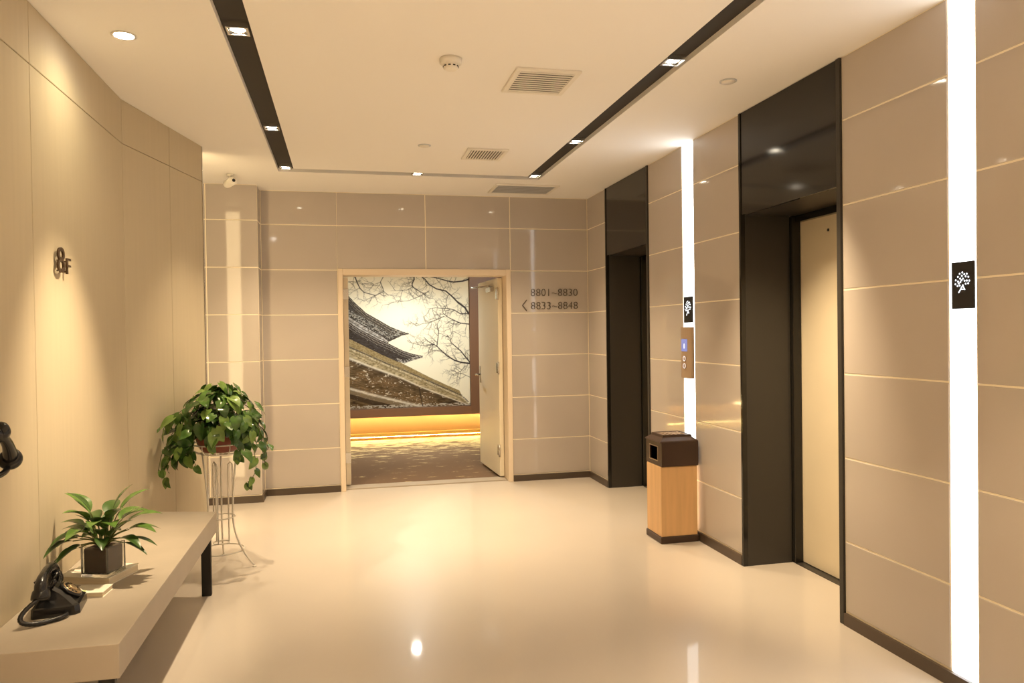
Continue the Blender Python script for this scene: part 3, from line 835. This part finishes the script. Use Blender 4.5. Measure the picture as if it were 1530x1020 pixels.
# ================================================================== LITTER BIN
BX0, BX1, BY0, BY1 = 2.036, 2.296, 4.575, 4.815
bxc, byc = (BX0 + BX1) / 2, (BY0 + BY1) / 2; bw, bd = BX1 - BX0, BY1 - BY0
t = thing('litter_bin', 'square wooden litter bin with dark brown ashtray top', 'litter bin', (bxc, byc, 0))
obj('plinth', box_mesh(bw + .012, bd + .012, .045, .003), 'bin_brown', t)
obj('body', box_mesh(bw, bd, .465, .003), 'wood', t, (0, 0, .045))
# hollow head: a frame of walls with the throw-in opening on the lobby side
hz0, hz1 = .512, .672
hw, hd = bw + .016, bd + .016
head = obj('head', box_mesh(hw - .02, hd, hz1 - hz0, .003), 'bin_brown', t, (.010, 0, hz0))
bm = bmesh.new()
for b_ in ((0, .012, -hd / 2, hd / 2, 0, .032), (0, .012, -hd / 2, hd / 2, .128, .160), (0, .012, -hd / 2, -hd / 2 + .06, .032, .128), (0, .012, hd / 2 - .06, hd / 2, .032, .128)):
    bm_box(bm, *b_)
obj('opening_frame', from_bm('opening_frame', bm), 'bin_brown', head, (-hw / 2, 0, 0))
obj('opening', box_mesh(.004, hd - .12, .096), 'black', head, (-hw / 2 + .012, 0, .032))
lip = [(0, 0, 0)]
obj('opening_lip', tube_mesh([(0, hd / 2 - .06, .128), (0, hd / 2 - .06, .032), (0, -hd / 2 + .06, .032), (0, -hd / 2 + .06, .128)], .003, 6, True), 'bronze', head, (-hw / 2 - .001, 0, 0))
bm = bmesh.new()
lv = [(hw / 2, hd / 2, hz1), (hw / 2 - .004, hd / 2 - .004, hz1 + .008), (hw / 2 - .032, hd / 2 - .032, hz1 + .030), (hw / 2 - .036, hd / 2 - .036, hz1 + .046), (hw / 2 - .052, hd / 2 - .052, hz1 + .046), (hw / 2 - .052, hd / 2 - .052, hz1 + .034)]
rg = [[bm.verts.new((sx * a, sy * c, z)) for sx, sy in ((-1, -1), (1, -1), (1, 1), (-1, 1))] for a, c, z in lv]
for a, c in zip(rg, rg[1:]):
    for k in range(4): bm.faces.new((a[k], a[(k + 1) % 4], c[(k + 1) % 4], c[k]))
bm.faces.new(rg[-1]); bm.faces.new(rg[0][::-1])
bmesh.ops.recalc_face_normals(bm, faces=bm.faces)
obj('shoulder', from_bm('shoulder', bm), 'bin_brown', t)
tray = obj('ashtray', box_mesh(hw - .108, hd - .108, .004), 'black', t, (0, 0, hz1 + .0345))
for k in range(6):
    obj('grille_bar', box_mesh(.008, hd - .11, .005, .001), 'bronze', tray, (-(hw - .13) / 2 + (hw - .13) * k / 5, 0, .004))
for k in range(4):
    obj('grille_bar', box_mesh(hw - .11, .008, .005, .001), 'bronze', tray, (0, -(hd - .13) / 2 + (hd - .13) * k / 3, .004))

# ================================================================== BENCH
BT, BB = 0.450, 0.338
t = thing('bench', 'long low stone-coloured bench along the felt wall', 'bench', (-.92, 3.4, 0))
fe = [(-.712, 2.565), (-.705, 4.365)]
nw = (XL + .001, 2.575); fwall = onwall(.12, .001)
poly = [(x + .92, y - 3.4) for x, y in (nw, fe[0], fe[1], fwall, (KINK[0] + .001, KINK[1] - .002))]
obj('slab', prism_mesh(poly, BB, BT, .003), 'bench_stone', t)
obj('leg', box_mesh(.050, .030, BB, .002), 'black', t, (-.755 + .92, 4.330 - 3.4, 0))
obj('leg', box_mesh(.050, .030, BB, .002), 'black', t, (-1.10 + .92, 4.30 - 3.4, 0))
obj('leg', box_mesh(.050, .030, BB, .002), 'black', t, (-.78 + .92, 2.68 - 3.4, 0))
obj('leg', box_mesh(.050, .030, BB, .002), 'black', t, (-1.10 + .92, 2.68 - 3.4, 0))

# ================================================================== BOOKS UNDER AND BESIDE THE VASE
def book(cx, cy, w, d, h, rz, label, cover='paper'):
    t = thing('book', label, 'book', (cx, cy, BT), R(rz))
    obj('page_block', box_mesh(w - .006, d - .006, h - .004), 'page_edge', t, (0, 0, .002))
    obj('back_cover', box_mesh(w, d, .002), cover, t)
    obj('front_cover', box_mesh(w, d, .002), cover, t, (0, 0, h - .002))
    return t
PADH = .030
book(-.985, 3.300, .225, .185, PADH, -20, 'pale thick book lying under the glass vase')
t = book(-.948, 3.090, .118, .095, .020, -6, 'small white booklet lying between telephone and vase')
obj('cover_mark', box_mesh(.024, .030, .0006), 'cover_green', t, (-.024, -.03, .020))

# ================================================================== GLASS VASE WITH PEACE LILY
VX, VY, VZ = -.953, 3.252, BT + PADH
t2 = thing('potted_peace_lily', 'leafy green peace lily in a clear glass cube vase on the bench', 'potted plant', (VX, VY, VZ), R(-20))
bm = bmesh.new()
s_, th = .056, .007
bm_box(bm, -s_, s_, -s_, s_, 0, .012)
for b_ in ((-s_, s_, -s_, -s_ + th, .012, .118), (-s_, s_, s_ - th, s_, .012, .118), (-s_, -s_ + th, -s_ + th, s_ - th, .012, .118), (s_ - th, s_, -s_ + th, s_ - th, .012, .118)):
    bm_box(bm, *b_)
bmesh.ops.remove_doubles(bm, verts=bm.verts, dist=1e-5)
bmesh.ops.recalc_face_normals(bm, faces=bm.faces)
obj('glass_vase', from_bm('glass_vase', bm), 'glass', t2)
obj('root_block', box_mesh(.097, .097, .098, .006, 2), 'soil', t2, (0, 0, .0125))

def leaf_mesh(length, width, droop, fold=.18, tip=1.0, stalk=0.0, n=10, cross=5, heart=False, curl=0.0):
    """leaf along +y from the origin, drooping towards -z; optional stalk as narrow first part"""
    bm = bmesh.new(); rows = []
    for i in range(n + 1):
        t_ = i / n
        if heart:
            w = width * (math.sin(math.pi * min(1, t_ ** .62)) ** .75) * (1.0 - .25 * t_)
            if i == 0: w = width * .34
        else:
            w = width * max(0.02, math.sin(math.pi * t_ ** .85) ** .9)
        a = droop * t_
        y = length * (math.sin(a) / droop if abs(droop) > 1e-3 else t_)
        z = -length * ((1 - math.cos(a)) / droop if abs(droop) > 1e-3 else 0)
        if heart and t_ < .35: pass
        row = []
        for k in range(cross):
            s = -1 + 2 * k / (cross - 1)
            x = s * w / 2
            yy = y - (abs(s) ** 1.5 * length * .16 * (1 - t_) ** 3 if heart else 0)
            zz = z + abs(s) * w * fold + curl * math.sin(t_ * 9 + s * 2) * w * .06
            row.append(bm.verts.new((x, yy, zz)))
        rows.append(row)
    for a, c in zip(rows, rows[1:]):
        for k in range(cross - 1): bm.faces.new((a[k], a[k + 1], c[k + 1], c[k]))
    bmesh.ops.recalc_face_normals(bm, faces=bm.faces)
    return from_bm('leaf', bm, True)

rng = random.Random(4)
def lily(az, el, stalk, ln, wd, droop, m):
    """az: compass in the vase frame; el: how far the stalk leans out (radians from vertical)"""
    base = Vector((math.cos(az) * .016, math.sin(az) * .016, .105))
    out = Vector((math.cos(az), math.sin(az), 0))
    p1 = base + Vector((0, 0, stalk * .5)) + out * stalk * .15
    p3 = base + out * math.sin(el) * stalk + Vector((0, 0, math.cos(el) * stalk))
    p2 = p3 - (out * math.sin(el + .3) + Vector((0, 0, math.cos(el + .3)))) * stalk * .3
    pts = bezier(base, p1, p2, p3, 8)
    d = (pts[-1] - pts[-2]).normalized()
    o = obj('leaf', leaf_mesh(ln, wd, droop, rng.uniform(.10, .22), curl=rng.uniform(-.6, .6)), m, t2)
    x = d.cross(Vector((0, 0, 1))).normalized(); zz = x.cross(d)
    Mx = Matrix((x, d, zz)).transposed().to_4x4(); Mx.translation = p3
    o.matrix_local = Mx
    obj('stalk', tube_mesh(pts, [.0028] * 5 + [.0022] * 4, 6), 'stem', o).matrix_local = Mx.inverted()
A = lambda deg: R(deg + 20)              # world compass to the vase frame
specs = [  # world azimuth, lean, stalk, length, width, droop, dark
    (185, 0.50, .120, .150, .066, 1.0, 0), (168, 0.75, .115, .140, .060, 0.9, 0), (200, 0.95, .100, .140, .054, 1.2, 0), (222, 1.10, .110, .120, .050, 1.0, 1),
    (160, 0.28, .140, .140, .068, 0.9, 0), (20, 0.32, .140, .140, .066, 0.8, 0), (5, 0.65, .115, .140, .070, 0.9, 0), (-15, 0.85, .105, .130, .064, 1.0, 0),
    (-35, 1.05, .090, .120, .050, 0.9, 1), (-60, 0.50, .105, .110, .066, 1.3, 0), (-90, 0.40, .105, .105, .068, 1.4, 0), (-115, 0.65, .100, .120, .060, 1.2, 0),
    (-140, 0.85, .095, .120, .054, 1.2, 1), (235, 1.20, .085, .120, .044, 0.8, 1), (90, 0.50, .120, .130, .066, 0.9, 1), (60, 0.65, .110, .135, .064, 0.9, 0),
    (120, 0.70, .110, .135, .064, 0.9, 1), (-5, 1.20, .085, .120, .036, 0.7, 1), (-25, 1.30, .080, .120, .032, 0.6, 1), (190, 1.30, .080, .120, .034, 0.7, 1),
    (205, 1.40, .070, .110, .030, 0.6, 1), (30, 1.00, .095, .130, .052, 0.8, 0), (145, 1.00, .095, .130, .052, 0.8, 1), (-75, 0.90, .080, .105, .052, 1.1, 1),
    (10, 0.15, .150, .120, .064, 0.6, 0), (190, 0.18, .145, .120, .062, 0.7, 1), (-45, 0.30, .120, .115, .064, 1.0, 0), (-130, 0.35, .125, .120, .064, 1.0, 0),
    (-100, 0.20, .090, .090, .060, 1.0, 1), (250, 0.75, .110, .125, .056, 1.0, 0), (175, 1.05, .120, .130, .050, 1.0, 0), (-20, 0.55, .130, .130, .062, 0.9, 0),
    (-80, 0.30, .050, .085, .050, 0.9, 1), (-150, 0.45, .050, .085, .048, 0.9, 1), (-40, 0.45, .050, .085, .050, 0.9, 1), (20, 0.40, .055, .085, .050, 0.8, 0), (170, 0.35, .055, .090, .050, 0.8, 0),
    (90, 0.30, .070, .090, .050, 0.8, 1), (-110, 0.55, .060, .080, .046, 1.0, 0), (-60, 0.15, .075, .090, .052, 0.7, 0), (210, 0.20, .080, .095, .052, 0.7, 1)]
for az, el, st, ln, wd, dr, dk in specs:
    wy = VX + math.cos(R(az)) * (math.sin(el) * st + ln * .8)
    if wy < XL + .03:
        ln *= .62; st *= .8
    lily(A(az), el, st, ln, wd, dr, 'leaf_lily_dark' if dk else 'leaf_lily')

# ================================================================== TELEPHONE
TX, TY = -1.008, 2.945
t = thing('telephone', 'old black rotary dial telephone with its receiver on the cradle', 'telephone', (TX, TY, BT), R(8))
t.scale = (.88, .88, .88)
# phone faces +x; stepped bakelite body as stacked rounded sections
bm = bmesh.new()
secs = [(0, -.085, .085, .092), (.012, -.085, .085, .092), (.036, -.084, .082, .090), (.040, -.080, .074, .084), (.060, -.070, .050, .066), (.085, -.064, .020, .055), (.105, -.062, -.012, .050), (.112, -.060, -.016, .046)]
rg = []
for z, xa, xb, hy in secs:
    ch = .016
    poly = [(xa + ch * .5, -hy), (xb - ch, -hy), (xb, -hy + ch), (xb, hy - ch), (xb - ch, hy), (xa + ch * .5, hy), (xa, hy - ch * .5), (xa, -hy + ch * .5)]
    rg.append([bm.verts.new((x, y, z)) for x, y in poly])
for a, c in zip(rg, rg[1:]):
    for k in range(8): bm.faces.new((a[k], a[(k + 1) % 8], c[(k + 1) % 8], c[k]))
bm.faces.new(rg[0][::-1]); bm.faces.new(rg[-1])
bmesh.ops.recalc_face_normals(bm, faces=bm.faces)
obj('body', from_bm('body', bm), 'bakelite', t)
for y in (-.052, .052):
    obj('cradle_horn', tube_mesh([(-.065, y, .105), (-.066, y, .125), (-.074, y, .140)], .007), 'bakelite', t)
    obj('cradle_horn', tube_mesh([(-.018, y, .105), (-.014, y, .125), (-.006, y, .138)], .007), 'bakelite', t)
slope = math.atan2(.045, .042)
dm = Matrix.Translation((.040, 0, .076)) @ Matrix.Rotation(R(38), 4, 'Y')
dial = obj('dial', lathe_mesh([(.046, -.004), (.046, .004), (.043, .008), (.040, .008)], 28), 'bakelite', t); dial.matrix_local = dm
obj('dial_face', lathe_mesh([(.039, .008), (.039, .0095)], 28), 'dial_brass', dial)
obj('dial_hub', lathe_mesh([(.018, .0095), (.018, .014), (.015, .016)], 24), 'dial_brass', dial)
for k in range(10):
    a = R(60 + 28 * k)
    obj('finger_hole', lathe_mesh([(.0062, .0095), (.0062, .0108)], 12), 'bakelite', dial, (.0285 * math.cos(a), .0285 * math.sin(a), 0))
obj('finger_stop', tube_mesh([(.040, -.018, .010), (.034, -.014, .020), (.028, -.010, .018)], .002, 6), 'steel', dial)
# receiver along y on the cradle
hs = [(-.042, -.118, .112), (-.042, -.115, .138), (-.042, -.085, .156), (-.042, 0, .166), (-.042, .085, .156), (-.042, .115, .138), (-.042, .118, .112)]
pts = []
for i in range(len(hs) - 1):
    for k in range(3): pts.append(Vector(hs[i]).lerp(Vector(hs[i + 1]), k / 3))
pts.append(Vector(hs[-1]))
rad = [.018 + .006 * abs(i / (len(pts) - 1) * 2 - 1) for i in range(len(pts))]
rec = obj('receiver', tube_mesh(pts, rad, 14), 'bakelite', t)
for s in (-1, 1):
    obj('ear_cap', lathe_mesh([(.020, .030), (.031, .018), (.034, 0), (.034, -.012), (.028, -.018)], 24), 'bakelite', rec, (-.042, s * .116, .098), (R(s * 28), 0, 0))
cord = bezier((-.042, -.130, .095), (-.150, -.200, .030), (-.085, -.200, .006), (.005, -.150, .010), 30)
cord += bezier((.005, -.150, .010), (.045, -.130, .011), (.050, -.108, .012), (.038, -.088, .014), 8)[1:]
obj('cord', tube_mesh(cord, [.0085 + .0012 * (i % 2) for i in range(len(cord))], 8), 'bakelite', t)

# ================================================================== BLACK WALL FIXTURE AT THE PICTURE'S EDGE
t = thing('wall_fixture', 'black curved fixture mounted on the felt wall above the telephone', 'wall fixture', (XL, 2.66, 1.06))
obj('wall_plate', box_mesh(.012, .10, .15, .004), 'bakelite', t, (.006, -.05, -.075))
arm = bezier((.01, -.06, .065), (.10, -.03, .09), (.075, .06, .02), (.055, .120, -.035), 12)
obj('arm', tube_mesh(arm, [.018, .019, .020, .020, .019, .017, .016, .016, .017, .018, .020, .022, .024], 12), 'bakelite', t)
cp = obj('end_cap', lathe_mesh([(.020, -.012), (.034, -.008), (.036, .0), (.036, .012), (.030, .018)], 22), 'bakelite', t, (.053, .126, -.042), (R(60), 0, 0))
obj('top_cap', lathe_mesh([(.022, -.012), (.032, -.008), (.034, .0), (.034, .016), (.026, .022)], 22), 'bakelite', t, (.062, .020, .060), (R(50), 0, 0))
obj('lower_loop', tube_mesh(bezier((.05, .120, -.055), (.06, .07, -.09), (.05, .0, -.085), (.01, -.06, -.060), 10), .010, 10), 'bakelite', t)

# ================================================================== POTHOS ON A WHITE WIRE STAND
PX, PY = -.762, 4.885
t = thing('plant_stand', 'tall white wire plant stand with flared legs', 'plant stand', (PX, PY, 0))
def ring_pts(r, z, n=32): return [(r * math.cos(2 * math.pi * k / n), r * math.sin(2 * math.pi * k / n), z) for k in range(n)]
obj('upper_ring', tube_mesh(ring_pts(.158, .760), .0048, 8, True), 'white_wire', t)
obj('lower_ring', tube_mesh(ring_pts(.110, .700), .0048, 8, True), 'white_wire', t)
for k in range(12):
    a = 2 * math.pi * k / 12; c, s = math.cos(a), math.sin(a)
    obj('basket_wire', tube_mesh(bezier((.158 * c, .158 * s, .760), (.165 * c, .165 * s, .72), (.135 * c, .135 * s, .70), (.110 * c, .110 * s, .700), 6), .003, 6), 'white_wire', t)
for k in range(3):
    obj('cross_bar', tube_mesh([(.110 * math.cos(R(a)), .110 * math.sin(R(a)), .700) for a in (k * 60 + 10, k * 60 + 190)], .0035, 6), 'white_wire', t)
LEGA = (-24, 96, 216)
for a in LEGA:
    c, s = math.cos(R(a)), math.sin(R(a))
    pts = [(.112 * c, .112 * s, .700), (.100 * c, .100 * s, .60), (.085 * c, .085 * s, .45), (.080 * c, .080 * s, .30)] + \
        [tuple(v) for v in bezier((.080 * c, .080 * s, .30), (.085 * c, .085 * s, .18), (.15 * c, .15 * s, .07), (.225 * c, .225 * s, .006), 8)][1:]
    lg = obj('leg', tube_mesh(pts, .0055, 8), 'white_wire', t)
    obj('foot_pad', lathe_mesh([(.012, 0), (.012, .006), (.007, .010)], 12), 'white_wire', lg, (.222 * c, .222 * s, 0))
    # slim inner bar with a loop on top beside each leg
    a2 = R(a + 40); c2, s2 = math.cos(a2), math.sin(a2)
    obj('inner_bar', tube_mesh([(.045 * c2, .045 * s2, .14), (.045 * c2, .045 * s2, .62), (.058 * c2, .058 * s2, .635), (.070 * c2, .070 * s2, .62), (.070 * c2, .070 * s2, .30)], .0042, 8), 'white_wire', t)
obj('middle_ring', tube_mesh(ring_pts(.082, .30), .0042, 8, True), 'white_wire', t)
obj('bottom_ring', tube_mesh(ring_pts(.135, .095), .0042, 8, True), 'white_wire', t)
obj('inner_ring', tube_mesh(ring_pts(.045, .14), .0042, 8, True), 'white_wire', t)

PZ = .706
PS = .128
pl = thing('potted_pothos', 'bushy trailing pothos with heart-shaped leaves in a terracotta bowl', 'potted plant', (PX, PY, PZ + PS))
obj('bowl', lathe_mesh([(.070, 0), (.095, .004), (.122, .040), (.136, .085), (.142, .128), (.150, .130), (.150, .146), (.140, .146), (.134, .125)], 40, cap=False), 'terracotta', pl, (0, 0, -PS))
obj('soil', lathe_mesh([(.0, .0), (.070, .001), (.112, .04), (.128, .09), (.131, .120), (0, .128)], 32, cap=False), 'soil', pl, (0, 0, -PS))
hearts = [leaf_mesh(.100, .078, .7, .10, heart=True, n=8, cross=5), leaf_mesh(.100, .070, 1.1, .18, heart=True, n=8, cross=5),
          leaf_mesh(.100, .082, .4, .06, heart=True, n=8, cross=5, curl=.8), leaf_mesh(.100, .074, 1.4, .12, heart=True, n=8, cross=5, curl=-.7)]
rng = random.Random(11)
def wall_dist(p):                        # p local to the plant
    q = Vector((p[0] + PX - KINK[0], p[1] + PY - KINK[1]))
    return q.dot(n2)
def heart_leaf(p, d, upv, size, m):
    d = Vector(d).normalized(); x = d.cross(Vector(upv)).normalized(); z = x.cross(d)
    p = Vector(p)
    tip = p + d * .10 * size
    for _ in range(6):
        dd = min(wall_dist(p), wall_dist(tip), wall_dist(p + x * .04 * size), wall_dist(p - x * .04 * size))
        if dd < .03:
            p = p + Vector((n2.x, n2.y, 0)) * (.035 - dd); tip = p + d * .10 * size
    o = obj('leaf', rng.choice(hearts), m, pl)
    Mx = Matrix((x, d, z)).transposed().to_4x4() @ Matrix.Scale(size, 4); Mx.translation = p
    o.matrix_local = Mx
    return o
def pick(): return rng.choices(['leaf_pothos', 'leaf_pothos_dark', 'leaf_pothos_light'], (.5, .3, .2))[0]
N = 150
for i in range(N):
    # even spread over a dome that sags over the rim
    f = (i + .5) / N
    el = math.pi / 2 * (1 - f * 1.28)                     # from straight up to below the rim
    az = i * 2.39996 + rng.uniform(-.25, .25)
    rr = rng.uniform(.80, 1.06)
    ce, se = math.cos(el), math.sin(el)
    hr = .262 * rr; vr = (.265 if se > 0 else .14) * rr
    ch = max(0.0, ce) ** .68
    p = Vector((math.cos(az) * ch * hr, math.sin(az) * ch * hr, -.01 + se * vr))
    if wall_dist(p) < .02: p = p + Vector((n2.x, n2.y, 0)) * (.02 - wall_dist(p) + rng.uniform(0, .03))
    if -0.16 < p.z < .0 and math.hypot(p.x, p.y) < .17: continue
    outv = Vector((math.cos(az), math.sin(az), 0))
    d = outv * rng.uniform(.5, 1.0) + Vector((0, 0, rng.uniform(-.75, .15) - .5 * (1 - se))) + Vector((rng.uniform(-.5, .5), rng.uniform(-.5, .5), 0))
    upv = outv * ce + Vector((0, 0, max(.35, se))) + Vector((rng.uniform(-.3, .3), rng.uniform(-.3, .3), 0))
    heart_leaf(p - d.normalized() * .04, d, upv, rng.uniform(.70, 1.12), pick())
# fuller skirt on the wall side towards the viewer and on the lobby side
rx = Vector((.975, -.2207, 0)); fy = Vector((.2207, .9753, 0))
for i in range(62):
    if i < 40: a_, b_, c_ = rng.uniform(-.27, -.06), rng.uniform(-.33, -.14), rng.uniform(-.15, .14)
    else: a_, b_, c_ = rng.uniform(.14, .28), rng.uniform(-.22, .08), rng.uniform(-.10, .12)
    if c_ > .02 and abs(a_) > .22: a_ *= .85
    p = rx * a_ + fy * b_ + Vector((0, 0, c_))
    outv = Vector((p.x, p.y, 0)).normalized()
    d = outv * rng.uniform(.3, .9) + Vector((0, 0, rng.uniform(-1.0, -.1))) + Vector((rng.uniform(-.5, .5), rng.uniform(-.5, .5), 0))
    heart_leaf(p, d, outv + Vector((rng.uniform(-.4, .4), rng.uniform(-.4, .4), .6)), rng.uniform(.7, 1.0), pick())
# inner leaves that close the dome
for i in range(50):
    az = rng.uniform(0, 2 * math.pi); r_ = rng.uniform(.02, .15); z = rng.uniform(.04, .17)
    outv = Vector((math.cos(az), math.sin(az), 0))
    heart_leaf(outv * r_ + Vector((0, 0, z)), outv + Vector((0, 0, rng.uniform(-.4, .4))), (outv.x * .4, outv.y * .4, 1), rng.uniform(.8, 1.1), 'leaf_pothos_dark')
stems = bmesh.new()
for i in range(26):
    az = i * 2.39996; outv = Vector((math.cos(az), math.sin(az), 0)); r_ = rng.uniform(.10, .20); z = rng.uniform(.06, .2)
    e = outv * r_ + Vector((0, 0, z))
    if wall_dist(e) < .03: continue
    bm_tube(stems, bezier((outv.x * .05, outv.y * .05, 0), (outv.x * .06, outv.y * .06, z * .8), tuple(e - outv * .03 + Vector((0, 0, .02))), tuple(e), 6), .0022, 5)
obj('stems', from_bm('stems', stems, True), 'stem', pl)
# trailing vines: view-right is about (.975,-.22), view-left the opposite but kept off the wall
rx = Vector((.975, -.2207, 0)); fy = Vector((.2207, .9753, 0))
vines = [  # list of points in (right, towards back, up) from the soil
    [(.10, -.10, .02), (.19, -.12, .02), (.25, -.13, -.08), (.27, -.14, -.22), (.22, -.14, -.30)],
    [(.12, -.04, .02), (.23, -.04, .04), (.29, -.04, -.06), (.29, -.04, -.20)],
    [(-.04, -.12, .02), (-.06, -.20, .02), (-.07, -.23, -.10), (-.05, -.23, -.18)],
    [(-.08, -.10, .02), (-.16, -.22, .05), (-.21, -.27, -.08), (-.225, -.29, -.24)],
    [(-.06, -.14, .02), (-.12, -.26, .04), (-.19, -.33, -.06), (-.215, -.35, -.18)],
    [(.00, -.14, .02), (.02, -.20, .03), (.03, -.215, -.06)],
    [(.10, .06, .02), (.21, .06, .04), (.26, .06, -.08), (.25, .06, -.16)],
    [(.09, -.12, .02), (.15, -.17, .02), (.18, -.18, -.06), (.175, -.18, -.13)],
    [(-.10, -.06, .02), (-.17, -.14, .04), (-.215, -.18, -.05), (-.22, -.19, -.15)],
]
for vn in vines:
    P = [rx * a + fy * b_ + Vector((0, 0, c)) for a, b_, c in vn]
    # smooth with Catmull-Rom
    Q = [P[0]] + P + [P[-1]]; pts = []
    for i in range(1, len(Q) - 2):
        for k in range(6):
            u = k / 6
            pts.append(.5 * ((2 * Q[i]) + (-Q[i - 1] + Q[i + 1]) * u + (2 * Q[i - 1] - 5 * Q[i] + 4 * Q[i + 1] - Q[i + 2]) * u * u + (-Q[i - 1] + 3 * Q[i] - 3 * Q[i + 1] + Q[i + 2]) * u ** 3))
    pts.append(P[-1])
    pts = [p_ + Vector((n2.x, n2.y, 0)) * max(0, .02 - wall_dist(p_)) for p_ in pts]
    obj('vine', tube_mesh(pts, .0022, 6), 'stem', pl)
    for i in range(3, len(pts), 3):
        p_ = pts[i]; side = 1 if (i // 3) % 2 else -1
        outv = Vector((p_.x, p_.y, 0)).normalized()
        lat = outv.cross(Vector((0, 0, 1))) * side
        d = lat * rng.uniform(.3, .9) + outv * .25 + Vector((0, 0, -rng.uniform(.4, 1.0)))
        heart_leaf(p_, d, outv + Vector((0, 0, .4)), rng.uniform(.62, .95) * (1 - .25 * i / len(pts)), pick())
    heart_leaf(pts[-1], (rng.uniform(-.4, .4), rng.uniform(-.4, .2), -1), (rng.uniform(-.4, .4), -1, .3), .62, 'leaf_pothos_light')
bpy.context.view_layer.update()
